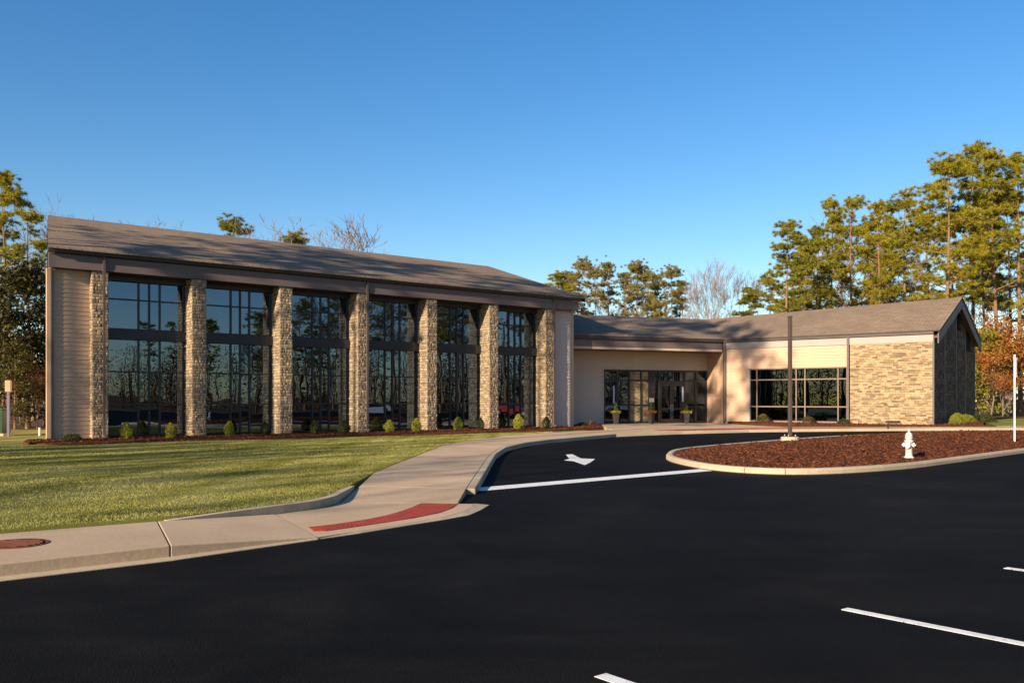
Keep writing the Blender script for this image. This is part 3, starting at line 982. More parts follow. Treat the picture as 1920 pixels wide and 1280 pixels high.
m = MB(); m.slab([(-.85, .121, 4.72), (9.98, .121, 4.72), (10.5, 2.6, 4.72), (-1.7, 2.6, 4.72)], .04); m.build('soffit', M['soffit'], lk)
# back wall of the recess
m = MB(); m.box(-1.68, 3.0, 2.53, 2.7, .05, 4.7); m.box(3.0, 10.5, 2.53, 2.7, 3.56, 4.7); wl = m.build('wall', M['siding'], lk)
siding(wl, (-1.68, 2.53), (2.95, 2.53), .15, 3.55, M['siding'])
siding(wl, (-1.68, 2.53), (10.52, 2.53), 3.55, 4.66, M['siding'], ex=.16)
m = MB(); m.box(2.95, 3.06, 2.47, 2.6, .1, 3.549); m.build('corner_board', M['siding'], lk)
# return wall that catches the sun
m = MB(); m.wall([(10.56, 2.7, .05), (10.56, 2.7, 4.7), (10.07, -.0, 4.7), (10.07, -.0, .05)], 1, 0, .15); wr = m.build('return_wall', M['siding'], lk)
siding(wr, (10.555, 2.66), (10.065, .0), .2, 4.66, M['siding_warm'])
# storefront
xs_main = [3.06, 3.95, 4.95, 5.95, 6.25, 6.95, 7.75, 8.6, 9.3, 10.46]
z0, zt, zh, zd = .2, 3.5, 2.86, 2.55
m = MB()
m.box(3.06, 10.5, 2.46, 2.62, 3.44, 3.548)                      # head
m.box(3.06, 6.8, 2.46, 2.60, .16, .34); m.box(8.75, 10.5, 2.46, 2.60, .16, .34)
for x, wd in ((3.06, .09), (3.92, .08), (4.78, .10), (5.62, .08), (6.20, .42), (6.92, .12), (8.76, .12), (9.62, .08), (10.41, .09)):
    m.box(x, x + wd, 2.45, 2.61, .34 if not 6.8 < x < 8.8 else .2, 3.44)
for (a, b) in ((3.15, 3.92), (4.0, 4.78), (4.88, 5.62), (5.70, 6.20)):
    m.box(a, b, 2.47, 2.59, 2.84, 2.94); m.box(a, b, 2.47, 2.59, 1.30, 1.40)
m.box(7.04, 8.76, 2.46, 2.60, 2.72, 2.86)
for (a, b) in ((8.88, 9.62), (9.70, 10.41)):
    m.box(a, b, 2.47, 2.59, 2.84, 2.92)
sf = m.build('storefront', M['bronze'], lk)
RP2 = random.Random(8)
for (a, b) in ((3.15, 3.92), (4.0, 4.78), (8.88, 9.62), (9.70, 10.41)):
    for (c, d) in ((.34, 1.30), (1.40, 2.84), (2.94, 3.44)):
        pane(sf, 'pane', M['glass_clear'], a, b, c, d, 2.53, RP2)
pane(sf, 'pane', M['glass_clear'], 7.04, 8.76, 2.86, 3.44, 2.53, RP2)
pane(sf, 'pane', M['glass_clear'], 6.62, 6.92, .2, 3.44, 2.53, RP2)
for a, b, hx in ((7.045, 7.895, 7.80), (7.905, 8.755, 7.94)):
    m = MB()
    m.box(a, a + .11, 2.50, 2.56, .22, 2.71); m.box(b - .11, b, 2.50, 2.56, .22, 2.71)
    m.box(a + .11, b - .11, 2.50, 2.56, .22, .46); m.box(a + .11, b - .11, 2.50, 2.56, 2.56, 2.71); m.box(a + .11, b - .11, 2.50, 2.56, 1.05, 1.15)
    dr = m.build('door', M['bronze'], lk)
    pane(dr, 'pane', M['glass_clear'], a + .11, b - .11, .46, 1.05, 2.53, RP2)
    pane(dr, 'pane', M['glass_clear'], a + .11, b - .11, 1.15, 2.56, 2.53, RP2)
    m = MB(); m.tube([(hx, 2.50, .95), (hx, 2.44, .97), (hx, 2.44, 1.35), (hx, 2.50, 1.37)], [.013] * 4, 8); m.build('handle', M['chrome'], dr)
# pale strips and a notice on the glass
for x, a, b in ((3.72, 1.45, 2.55), (8.66, 1.55, 2.50)):
    m = MB(); m.box(x - .055, x + .055, 2.43, 2.445, a, b); m.build('pale_strip', M['palestrip'], lk)
m = MB(); m.box(6.23, 6.56, 2.425, 2.440, 1.52, 1.78); m.build('notice', M['white'], lk)
# vestibule behind the glass with a tan brick wall
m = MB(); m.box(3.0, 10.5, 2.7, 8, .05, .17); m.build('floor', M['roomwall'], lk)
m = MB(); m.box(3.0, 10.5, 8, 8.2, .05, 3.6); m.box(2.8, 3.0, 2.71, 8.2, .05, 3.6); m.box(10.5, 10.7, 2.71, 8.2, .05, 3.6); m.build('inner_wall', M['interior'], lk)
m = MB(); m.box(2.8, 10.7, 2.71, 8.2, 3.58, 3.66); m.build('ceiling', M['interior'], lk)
m = MB(); m.box(4.84, 6.22, 2.555, 2.9, .17, 3.43); bw = m.build('brick_pier', M['brick_mortar'], lk)
it = []
for (a, z, w_, h) in veneer_list(1.36, .18, 3.42, (.09, .09), (.22, .34), R):
    it.append((bw, (4.85 + a, 2.55, z), 0, (w_ - .012, .04, h - .012), w_ * h))
lay_pieces(it, BRICKS, 'brick', 300)
m = MB(); m.box(-4.3, 14, 10.9, 11.1, .05, 5.4); m.build('back_wall', M['siding'], lk)

# ================================================================== THE BRICK WING
WO = Vector((13.1, 55.1)); rw = math.atan2(-.616, .788)
wg = thing('wing_building', 'low brick-ended wing with dark window band and gable beside the island', 'building', (WO.x, WO.y, 0), rw)
m = MB(); m.slab([(.01, -.16, 5.40), (12.38, -.16, 5.40), (12.38, 5.4, 7.64), (-3.55, 5.35, 7.24)], .07); m.build('roof', M['shingle'], wg)
m = MB(); m.slab([(-3.55, 5.35, 7.24), (12.38, 5.4, 7.64), (12.38, 10.96, 5.40), (-6, 10.96, 5.40)], .07); m.build('roof', M['shingle'], wg)
m = MB(); m.box(0, 12.05, -.13, .0, 5.20, 5.33); m.build('gutter', M['gutter'], wg)
m = MB(); m.box(.02, 7.50, -.03, .1, 4.79, 5.19); m.box(7.62, 12.0, -.03, .1, 4.79, 5.19); m.build('frieze', M['frieze'], wg, bevel=.008)
m = MB(); m.box(.0, 1.66, .035, .2, .2, 4.79); m.box(1.66, 7.6, .035, .2, 3.52, 4.79); m.box(1.66, 7.6, .035, .2, .2, .40); wl = m.build('wall', M['siding'], wg)
siding(wl, (.06, .034), (1.6, .034), .3, 4.77, M['siding_warm'])
siding(wl, (1.66, .034), (7.5, .034), 3.56, 4.77, M['siding_warm'])
m = MB(); m.box(-.05, .06, -.02, .1, .2, 5.19); m.build('corner_board', M['gutter'], wg)
m = MB(); m.box(1.56, 1.68, -.01, .15, .3, 3.56); m.build('corner_board', M['siding'], wg)
m = MB(); m.box(1.60, 7.5, -.03, .12, 3.49, 3.555); m.build('window_head', M['bronze_brown'], wg)
xs = [1.72, 2.12, 4.52, 5.04, 6.95, 7.46]; zs = [.42, 1.26, 2.87, 3.48]
m = MB(); m.box(1.68, 7.5, .0, .16, .33, .44)
for x in (1.70, 2.13, 4.54, 5.06, 6.97, 7.47):
    m.box(x - .035, x + .035, .02, .14, .44, 3.49)
xx = (1.70, 2.13, 4.54, 5.06, 6.97, 7.47)
for z in (1.27, 2.87):
    for a, b in zip(xx[:-1], xx[1:]):
        m.box(a + .035, b - .035, .03, .13, z - .035, z + .035)
win = m.build('window', M['bronze_brown'], wg)
for a, b in zip(xx[:-1], xx[1:]):
    for c, d in ((.44, 1.235), (1.305, 2.835), (2.905, 3.49)):
        pane(win, 'pane', M['glass_dark'], a + .035, b - .035, c, d, .09, RP2)
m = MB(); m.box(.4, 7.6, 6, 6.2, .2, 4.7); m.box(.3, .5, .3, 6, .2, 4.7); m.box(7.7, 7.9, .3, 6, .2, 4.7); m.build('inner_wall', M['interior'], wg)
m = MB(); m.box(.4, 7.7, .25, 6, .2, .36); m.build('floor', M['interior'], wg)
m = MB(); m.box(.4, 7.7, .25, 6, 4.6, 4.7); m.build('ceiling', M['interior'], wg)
m = MB(); m.box(7.18, 7.42, .40, .46, .62, 1.10); m.build('red_box', M['redpaint'], wg)
for x, zt in ((7.56, 5.2), (.12, 5.2)):
    m = MB()
    m.box(x - .06, x + .06, -.125, -.035, .36, zt)
    for z in (1.5, 3.0, 4.5):
        m.box(x - .075, x + .075, -.13, -.03, z, z + .04)
    m.box(x - .06, x + .06, -.3, -.125, .36, .45)
    m.build('downspout', M['downspout'], wg)
# brick end of the front and the gable
m = MB(); m.box(7.64, 11.97, .03, .3, .2, 4.79); bw = m.build('brick_wall', M['brick_mortar'], wg)
it = []
for (a, z, w_, h) in veneer_list(4.34, .30, 4.79, (.094, .094), (.20, .34), R):
    it.append((bw, (7.64 + a, .025 - R.uniform(0, .008), z), 0, (w_ - .012, .06, h - .013), w_ * h * (1.2 if z > .5 else .5)))
lay_pieces(it, BRICKS, 'brick', 300)
m = MB(); m.box(11.97, 12.06, -.02, .08, .2, 5.19); m.build('corner_board', M['downspout'], wg)
# gable wall, facing +x, with two tall slits under the right rake
def rake_z(y):
    return 5.30 + (5.4 - abs(y - 5.4)) / 5.4 * 2.2
m = MB()
cuts = [0.09, 5.75, 6.85, 8.45, 9.55, 10.8]
slit = {1: 5.80, 3: 4.75}
for i in range(5):
    a, b = cuts[i], cuts[i + 1]
    if i in slit:
        m.wall([(11.96, a, .2), (11.96, b, .2), (11.96, b, slit[i]), (11.96, a, slit[i])], -1, 0, .3)
    elif a < 5.4 < b:
        m.wall([(11.96, a, .2), (11.96, b, .2), (11.96, b, rake_z(b)), (11.96, 5.4, rake_z(5.4)), (11.96, a, rake_z(a))], -1, 0, .3)
    else:
        m.wall([(11.96, a, .2), (11.96, b, .2), (11.96, b, rake_z(b)), (11.96, a, rake_z(a))], -1, 0, .3)
gw = m.build('gable_wall', M['shade_mortar'], wg)
gi = []
for (a, z, w_, h) in veneer_list(10.7, .3, 7.5, (.16, .16), (.36, .44), R):
    y = .09 + a
    if z + h / 2 > min(rake_z(y - w_ / 2), rake_z(y + w_ / 2)):
        continue
    skip = False
    for i, zz_ in slit.items():
        if cuts[i] < y + w_ / 2 and y - w_ / 2 < cuts[i + 1] and z + h / 2 > zz_:
            skip = True
    if not skip:
        gi.append((gw, (11.965 + .01, y, z), math.pi / 2, (w_ - .014, .06, h - .014), 1.0 / (1 + y)))
lay_pieces(gi, SHADEB, 'brick', 0)
m = MB()
for i, zz_ in slit.items():
    a, b = cuts[i], cuts[i + 1]
    m.wall([(11.5, a - .1, zz_ - .2), (11.5, b + .1, zz_ - .2), (11.5, b + .1, rake_z(b) - .05), (11.5, a - .1, rake_z(a) + .02)], -1, 0, .1)
m.build('slit_backing', M['bronze'], wg)
for a, b in ((0, 5.4), (5.4, 10.8)):
    m = MB()
    m.wall([(12.34, a - (.25 if a == 0 else 0), rake_z(a) - (.62 if a == 0 else .50)), (12.34, b + (.25 if b > 6 else 0), rake_z(b) - (.62 if b > 6 else .50)), (12.34, b + (.25 if b > 6 else 0), rake_z(b) - (.10 if b > 6 else 0.02)), (12.34, a - (.25 if a == 0 else 0), rake_z(a) - (.10 if a == 0 else 0.02))], -1, 0, .06)
    m.build('rake_board', M['fascia'], wg)
    m = MB()
    m.wall([(12.28, a, rake_z(a) - .30), (12.28, b, rake_z(b) - .30), (12.28, b, rake_z(b) - .26), (12.28, a, rake_z(a) - .26)], -1, 0, .28)
    m.build('soffit', M['fascia'], wg)
for y in (2.6, 5.4, 8.0, 10.74):
    m = MB(); m.box(11.99, 12.035, y - .06, y + .06, .2, rake_z(y) - .65 if y < 10 else 4.7); m.build('joint_trim', M['downspout'], wg)
m = MB(); m.box(-6, 12, 10.7, 10.9, .2, 5.3); m.build('back_wall', M['siding'], wg)

# ================================================================== STREET FURNITURE
def lz(x, y):
    return float(isl_z(np.array([x]), np.array([y]))[0])
# square light pole on its concrete footing
x, y = 9.24, 29.6
t = thing('light_pole', 'tall brown square pole on a pale concrete footing in the mulch island', 'pole', (x, y, lz(x, y)), rad(12))
m = MB(); m.lathe([(.30, -.2), (.30, .13), (.275, .16), (.0001, .16)], 24); m.build('footing', M['kerb'], t)
m = MB(); m.box(-.17, .17, -.17, .17, .16, .185); m.build('base_plate', M['polebrown'], t)
m = MB()
for a in (-1, 1):
    for b in (-1, 1):
        m.lathe([(.022, .185), (.022, .235), (.0001, .235)], 6, (a * .125, b * .125))
m.build('anchor_bolts', M['chrome'], t)
m = MB(); m.box(-.055, .055, -.055, .055, .185, 4.13); m.build('pole', M['polebrown'], t, bevel=.012)
m = MB(); m.box(-.062, .062, -.062, .062, 4.13, 4.165); m.build('cap', M['polebrown'], t)
m = MB(); m.box(-.03, .03, -.062, -.056, .55, .72); m.build('hand_hole_cover', M['polebrown'], t)
# hydrant
x, y = 10.45, 23.45
t = thing('fire_hydrant', 'white fire hydrant standing in the mulch near the island kerb', 'hydrant', (x, y, lz(x, y) - .02), rad(-35), None, (.84, .84, .98))
m = MB(); m.lathe([(.155, -.05), (.155, .05), (.11, .055), (.105, .10), (.10, .42), (.135, .43), (.135, .475), (.105, .48), (.10, .53), (.12, .535), (.12, .56), (.0001, .56)], 24); m.build('barrel', M['white'], t, True)
m = MB(); m.lathe([(.115, .56), (.108, .62), (.085, .67), (.05, .70), (.03, .705), (.03, .74), (.0001, .74)], 20); bn = m.build('bonnet', M['white'], t, True)
m = MB(); m.lathe([(.022, .74), (.022, .79), (.0001, .79)], 5); m.build('operating_nut', M['white'], bn)
for ang, r_, L in ((0, .055, .175), (180, .055, .175), (-90, .075, .20)):
    a = rad(ang); d = Vector((math.cos(a), math.sin(a), 0))
    m = MB(); m.tube([d * .08 + Vector((0, 0, .36)), d * (L - .05) + Vector((0, 0, .36)), d * (L - .049) + Vector((0, 0, .36)), d * L + Vector((0, 0, .36))], [r_ * .85, r_ * .85, r_ * 1.15, r_ * 1.1], 14)
    nz = m.build('nozzle_cap', M['white'], t, False)
    m = MB(); m.tube([d * L + Vector((0, 0, .36)), d * (L + .035) + Vector((0, 0, .36))], [.02, .02], 5); m.build('nozzle_nut', M['white'], nz)
m = MB()
for k in range(8):
    a = k * math.pi / 4 + .2
    m.lathe([(.014, .475), (.014, .495), (.0001, .495)], 6, (.12 * math.cos(a), .12 * math.sin(a)))
m.build('flange_bolts', M['chrome'], t)
# edge-on sign at right
x, y = 17.60, 31.2
t = thing('sign_post', 'thin white sign post seen nearly edge-on at right in the mulch', 'sign', (x, y, lz(x, y)), rad(72))
m = MB(); m.box(-.035, .035, -.025, .025, -.3, 3.05); m.build('post', M['offwhite'], t)
m = MB(); m.box(-.20, .20, -.032, -.026, 2.25, 2.95); m.build('sign_plate', M['white'], t, bevel=.001)
m = MB(); m.lathe([(.012, 0), (.012, .01), (.0001, .01)], 6); bl = m.build('bolt', M['chrome'], t, loc=(0, -.032, 2.85)); bl.rotation_euler = (rad(90), 0, 0)
b2 = bl.copy(); C.objects.link(b2); b2.location = (0, -.032, 2.35)
# small dark plate on a stake by the drive (in front of the brick wall)
t = thing('low_marker', 'small dark box on a short stake at the kerb before the brick wall', 'marker', (18.3, 43.35, .27), rad(8))
m = MB(); m.box(-.03, .03, -.03, .03, 0, .26); m.build('stake', M['gutter'], t)
m = MB(); m.box(-.08, .62, -.10, .10, .27, .38); m.build('box_head', M['shrub_d'] if False else M['gutter'], t, bevel=.03)
# left: box on post, green cabinet, small stake
t = thing('post_box', 'beige box on a thin post at left edge before the woods', 'sign', (-21.6, 38.2, .12), rad(10))
m = MB(); m.box(-.045, .045, -.045, .045, -.2, 1.9); m.build('post', M['purple_post'], t)
m = MB(); m.box(-.115, .115, -.08, .08, 1.88, 2.38); m.build('box', M['beige_box'], t, bevel=.02)
t = thing('utility_cabinet', 'dark green utility cabinet at the left edge below the trees', 'utility box', (-22.9, 39.2, .1), rad(6))
m = MB(); m.box(-.7, .7, -.5, .5, -.1, .10); m.build('plinth', M['kerb'], t)
m = MB(); m.box(-.62, .62, -.42, .42, .10, 1.12); cb = m.build('cabinet', M['green_box'], t, bevel=.02)
m = MB(); m.box(-.66, .66, -.46, .46, 1.12, 1.20); m.build('lid', M['green_box'], t, bevel=.03)
m = MB(); m.box(-.56, -.01, -.435, -.42, .16, 1.06); m.box(.01, .56, -.435, -.42, .16, 1.06); dr = m.build('door', M['green_box'], t)
m = MB(); m.box(.03, .06, -.46, -.435, .5, .7); m.build('handle', M['chrome'], dr)
t = thing('marker_stake', 'short pale pinkish stake in the grass beside the hall corner', 'stake', (-20.9, 39.4, .12))
m = MB(); m.tube([(0, 0, -.1), (0, 0, .32)], [.045, .045], 8); m.build('stake', M['offwhite'], t)

# ================================================================== SHRUBS AND PLANTERS
def leaf_np(centers, size, seed, elong=1.6, up=0.0, quad=True):
    """Leaf quads at the given centres, random orientation."""
    r = np.random.default_rng(seed)
    n = len(centers)
    a = r.normal(size=(n, 3)); a[:, 2] += up
    a /= np.linalg.norm(a, axis=1)[:, None]
    b = r.normal(size=(n, 3)); b -= (b * a).sum(1)[:, None] * a
    b /= np.linalg.norm(b, axis=1)[:, None]
    L = size * r.uniform(.6, 1.3, n); W = L / elong
    v = np.empty((n, 4, 3))
    v[:, 0] = centers - a * (L / 2)[:, None]
    v[:, 1] = centers + b * (W / 2)[:, None]
    v[:, 2] = centers + a * (L / 2)[:, None]
    v[:, 3] = centers - b * (W / 2)[:, None]
    return v.reshape(-1, 3)

def quads(V):
    return np.arange(len(V)).reshape(-1, 4)

def shrub_mesh(n, rx, h, kind, mat, seed, leaf=.06):
    r = np.random.default_rng(seed)
    z = r.uniform(0, 1, n) ** .9
    if kind == 'cone':
        prof = np.sin(np.pi * np.clip(z * .80 + .17, 0, 1)) ** .8
    else:
        prof = np.sqrt(np.clip(1 - (z * .98) ** 2, 0, 1))
    th = r.uniform(0, 2 * np.pi, n)
    rr = rx * prof * (r.uniform(.35, 1, n) ** .5) * (1 + .22 * np.sin(th * 3 + seed) * np.sin(z * 7 + seed) + r.normal(0, .07, n))
    c = np.stack([rr * np.cos(th), rr * np.sin(th), z * h * (1 + r.normal(0, .03, n))], 1)
    V = leaf_np(c, leaf, seed, 1.9, .5)
    return np_mesh('foliage', V, quads(V), mat)

stem_me = MB()
for k in range(5):
    a = k * 1.256
    stem_me.tube([(0, 0, -.05), (.05 * math.cos(a), .05 * math.sin(a), .15), (.14 * math.cos(a), .14 * math.sin(a), .40)], [.014, .011, .004], 5)
stem_me = stem_me.mesh('stem', M['bark_grey'])
SH = {'y': [shrub_mesh(1500, .24, .66, 'cone', M['shrub_y'], s) for s in (1, 2)],
      'd': [shrub_mesh(1500, .24, .62, 'cone', M['shrub_d'], s) for s in (3, 4)],
      'r': [shrub_mesh(900, .22, .36, 'dome', M['shrub_r'], 5)],
      'b': [shrub_mesh(1600, .48, .5, 'dome', M['shrub_b'], 6)],
      'f': [shrub_mesh(1600, .50, .32, 'dome', M['shrub_d'], 7)],
      'h': [shrub_mesh(1700, .52, .72, 'dome', M['shrub_y'], 8), shrub_mesh(1700, .5, .66, 'dome', M['shrub_y'], 9)]}
def shrub(kind, loc, label, group=None, sc=1.0, i=0):
    q = random.Random(loc[0] * 31 + loc[1])
    sc = (sc * q.uniform(.82, 1.15), sc * q.uniform(.82, 1.15), sc * q.uniform(.86, 1.14))
    t = thing('shrub', label, 'shrub', loc, (loc[0] * 7) % 6.28, group, sc)
    link('foliage', SH[kind][i % len(SH[kind])], t)
    link('stem', stem_me, t)
GS = 'young shrubs in the mulch bed along the hall'
def hs(px, d):
    """Station along the hall whose bed point at distance d in front of the pillars lies on a given sight line."""
    k = (px - CX) / FPX
    P = HO + HN * d
    s = (k * P.y - P.x) / (HU.x - k * HU.y)
    return hall(s, d)
for i, (px, kd, sc, lab) in enumerate((
        (237, 'y', 1.06, 'brightest golden-green cone shrub before the first glass bay, nearest the left pillar'),
        (320, 'y', .98, 'golden-green cone shrub beside the left foot of the second pillar'),
        (430, 'y', .92, 'olive-green cone shrub in the middle of the second glass bay'),
        (497, 'd', 1.0, 'dark green cone shrub just left of the third pillar'),
        (590, 'd', .95, 'very dark shrub in the middle of the third glass bay'),
        (645, 'd', 1.0, 'dark green shrub just left of the fourth pillar with downspout'),
        (730, 'y', 1.0, 'golden-green cone shrub in the middle of the fourth glass bay'),
        (781, 'y', 1.0, 'golden-green cone shrub just left of the fifth pillar'),
        (859, 'y', 1.05, 'golden-green round shrub in the middle of the fifth glass bay'),
        (901, 'd', .95, 'dark olive shrub just left of the sixth pillar'),
        (972, 'y', 1.05, 'golden-green shrub in the middle of the sixth glass bay'),
        (1024, 'd', 1.05, 'olive shrub in front of the last pillar on the right'))):
    x, y = hs(px, -1.0)
    shrub(kd, (x, y, .14), lab, GS, sc, i)
x, y = hs(135, -.9)
shrub('f', (x, y, .13), 'flat dark spreading shrub before the striped siding at far left', None, .9)
shrub('f', (4.05, 51.4, .15), 'low dark shrub at the foot of the shaded link wall', None, .7)
shrub('r', (4.62, 51.0, .15), 'small reddish shrub at the foot of the shaded link wall', None, 1.05)
GW = 'low shrubs under the wing window'
shrub('b', (14.75, 52.4, .31), 'bronze-green low shrub under the left end of the wing window', GW, .95)
shrub('b', (16.95, 50.9, .31), 'bronze-green low shrub under the middle of the wing window', GW, .95)
shrub('f', (18.5, 49.6, .31), 'small dark shrub beside the downspout at the brick wall', GW, .75)
GG = 'yellow-green shrubs at the foot of the brick gable'
for i, (x, y, lab) in enumerate(((24.35, 49.0, 'yellow-green shrub at the near end of the gable row'), (24.95, 49.9, 'yellow-green shrub second along the brick gable'),
                                 (25.5, 50.7, 'yellow-green shrub in the middle of the gable row'), (26.2, 51.5, 'yellow-green shrub fourth along the brick gable'), (26.95, 52.6, 'yellow-green shrub at the far end of the gable row'))):
    shrub('h', (x, y, .30), lab, GG, .74 + .10 * (i % 2), i)
shrub('f', (28.3, 53.5, .31), 'dark round shrub beside the far corner of the gable', None, 1.5)

def planter(x, y, label, fl):
    t = thing('planter', label, 'planter', (x, y, .225), .3 + x, 'tall planters at the entrance doors', .78)
    m = MB()
    v = []
    for s_, z in ((.14, 0), (.215, .82), (.235, .82), (.235, .90), (.19, .90), (.185, .84)):
        v += [(-s_, -s_, z), (s_, -s_, z), (s_, s_, z), (-s_, s_, z)]
    f = [(3, 2, 1, 0)]
    for a in range(5):
        for k in range(4):
            f.append((a * 4 + k, a * 4 + (k + 1) % 4, a * 4 + 4 + (k + 1) % 4, a * 4 + 4 + k))
    f.append((20, 21, 22, 23))
    m.add(v, f); m.build('pot', M['planter'], t)
    r = np.random.default_rng(int(x * 10))
    n = 500
    z = r.uniform(0, 1, n); th = r.uniform(0, 6.28, n); rr = .20 * (1 - z) ** .7 * r.uniform(.3, 1, n)
    V = leaf_np(np.stack([rr * np.cos(th), rr * np.sin(th), .92 + z * .78], 1), .09, 4, 2.6, 1.2)
    link('foliage', np_mesh('foliage', V, quads(V), M['leafgreen']), t)
    n = 320
    th = r.uniform(0, 6.28, n); rr = .42 * r.uniform(.2, 1, n) ** .6
    V = leaf_np(np.stack([rr * np.cos(th), rr * np.sin(th), .95 + r.normal(0, .05, n) - .1 * rr], 1), .075, 6, 1.2, .3)
    link('flowers', np_mesh('flowers', V, quads(V), M[fl]), t)
planter(6.25, 53.55, 'tall grey planter with green spike at the left of the entrance', 'flower_y')
planter(8.40, 53.75, 'tall grey planter with orange flowers left of the glass doors', 'flower_o')
planter(10.62, 54.2, 'tall grey planter with yellow-green plant right of the glass doors', 'flower_y')

# ================================================================== TREES
def rot_about(v, axis, a):
    return Matrix.Rotation(a, 3, axis) @ v

def pine_meshes(seed, H=20.0, c0=.42, spread=.16, nl=34, tuft=9, mat='needle', lean=.0, dens=72):
    """A loblolly-like pine: tall bare trunk, irregular limbs, separate needle clumps."""
    r = random.Random(seed)
    nr = np.random.default_rng(seed)
    tr = MB()
    px, py = r.uniform(0, 6), r.uniform(0, 6)
    def axis(t):
        return Vector((lean * H * t + .012 * H * math.sin(px + 3 * t), .012 * H * math.sin(py + 2.6 * t), H * t))
    ts = [i / 15 for i in range(16)]
    r0 = .0098 * H
    tr.tube([axis(t) for t in ts], [max(.02, r0 * ((1 - t) ** .75) + (.06 if t == 0 else 0)) for t in ts], 8)
    cen = []
    for i in range(nl):
        t = c0 + (1 - c0) * ((i + r.uniform(0, .9)) / nl) ** .9
        t = min(t, .985)
        k = (t - c0) / (1 - c0)
        prof = (.55 + .75 * math.sin(math.pi * min(1, k * .95 + .12))) * (1 - .55 * k)
        L = spread * H * prof * r.uniform(.5, 1.05)
        a = r.uniform(0, 2 * math.pi)
        el = r.uniform(-.15, .35) + .65 * k
        d = Vector((math.cos(a) * math.cos(el), math.sin(a) * math.cos(el), math.sin(el)))
        p0 = axis(t)
        p1 = p0 + d * L * .55 + Vector((0, 0, -.02 * L))
        p2 = p0 + d * L + Vector((0, 0, .10 * L))
        rr = max(.018, .0024 * H * (1.15 - k))
        tr.tube([p0, p1, p2], [rr, rr * .7, rr * .3], 5, False)
        if r.random() < .12:
            continue                                            # a dead limb
        nt = int(tuft * r.uniform(.6, 1.3))
        hub = [r.uniform(.80, 1.02), r.uniform(.45, .75)] if L > .09 * H else [r.uniform(.75, 1.0)]
        for _ in range(nt):
            u = r.choice(hub) + r.gauss(0, .05)
            q = p0.lerp(p1, u / .55) if u < .55 else p1.lerp(p2, (u - .55) / .45)
            sp = .0235 * H
            q = q + Vector((r.gauss(0, sp), r.gauss(0, sp), abs(r.gauss(0, sp * .55)) - .1))
            cen.append(q)
            if r.random() < .35:
                tr.tube([p1.lerp(p2, min(1, max(0, u))), q], [.016, .006], 3, False)
    for _ in range(int(tuft * 1.2)):
        q = axis(1.0) + Vector((r.gauss(0, .020 * H), r.gauss(0, .020 * H), r.gauss(-.5, .5)))
        cen.append(q)
    cen = np.array([tuple(c) for c in cen])
    n = len(cen) * dens
    base = np.repeat(cen, dens, 0)
    d = nr.normal(size=(n, 3)); d[:, 2] = d[:, 2] * .75 + .35
    d /= np.linalg.norm(d, axis=1)[:, None]
    L = nr.uniform(.16, .44, n); W = nr.uniform(.012, .026, n)
    s = nr.normal(size=(n, 3)); s -= (s * d).sum(1)[:, None] * d; s /= np.linalg.norm(s, axis=1)[:, None]
    start = base + d * (L * .12)[:, None]
    v = np.empty((n, 3, 3))
    v[:, 0] = start - s * W[:, None]
    v[:, 1] = start + s * W[:, None]
    v[:, 2] = base + d * L[:, None]
    V = v.reshape(-1, 3)
    return tr.mesh('trunk', M['bark']), np_mesh('crown', V, np.arange(len(V)).reshape(-1, 3), M[mat])

def bare_meshes(seed, H=15.0, levels=5, mat='bark_grey', leaves=None, nleaf=0, leaf=.16, upright=.55, tw=.017):
    r = random.Random(seed)
    tr, tips, twigs = MB(), [], MB()
    def grow(p, d, L, rad_, lev):
        n = 3 if lev < 4 else 2
        pts = [p]; q = p; dd = d
        for i in range(n):
            dd = (dd + Vector((r.gauss(0, .09), r.gauss(0, .09), r.gauss(.03, .06)))).normalized()
            q = q + dd * L / n
            pts.append(q)
        e = rad_ * .62
        (tr if lev < 2 else twigs).tube(pts, [rad_ + (e - rad_) * i / n for i in range(n + 1)], 7 if lev == 0 else (5 if lev < 2 else 3), False)
        if lev >= levels:
            tips.append(q); tips.append(pts[2])
            return
        nb = r.choice((3, 3, 4)) if lev else r.choice((4, 5))
        for k in range(nb):
            sp = r.uniform(.25, .75)
            ax = Vector((r.gauss(0, 1), r.gauss(0, 1), r.gauss(0, 1))).cross(dd)
            if ax.length < 1e-3:
                continue
            nd = rot_about(dd, ax.normalized(), sp)
            nd = (nd + Vector((0, 0, upright * .35))).normalized()
            src = pts[r.choice((n - 1, n, n))] if lev else pts[r.choice((1, 2, 3, 3))]
            grow(src, nd, L * (r.uniform(.58, .86) if lev < 3 else r.uniform(.5, .72)), max(tw, e * r.uniform(.62, .9)), lev + 1)
    grow(Vector((0, 0, -.1)), Vector((0, 0, 1)), H * .36, H * .011, 0)
    zmax = max(p[2] for p in twigs.v)
    k = H / zmax
    top = [p for p in twigs.v if p[2] > .6 * zmax]
    mx_ = sum(p[0] for p in top) / len(top) / (.8 * zmax); my_ = sum(p[1] for p in top) / len(top) / (.8 * zmax)
    for mb in (tr, twigs):
        mb.v = [((x - mx_ * z) * k, (y - my_ * z) * k, z * k) for x, y, z in mb.v]
    out = [('trunk', tr.mesh('trunk', M[mat])), ('branches', twigs.mesh('branches', M[mat]))]
    if leaves:
        nr = np.random.default_rng(seed)
        T = np.array([((t.x - mx_ * t.z) * k, (t.y - my_ * t.z) * k, t.z * k) for t in tips])
        c = T[nr.integers(0, len(T), nleaf)] + nr.normal(0, .32, (nleaf, 3))
        V = leaf_np(c, leaf, seed, 1.5)
        out.append(('foliage', np_mesh('foliage', V, quads(V), M[leaves])))
    return out

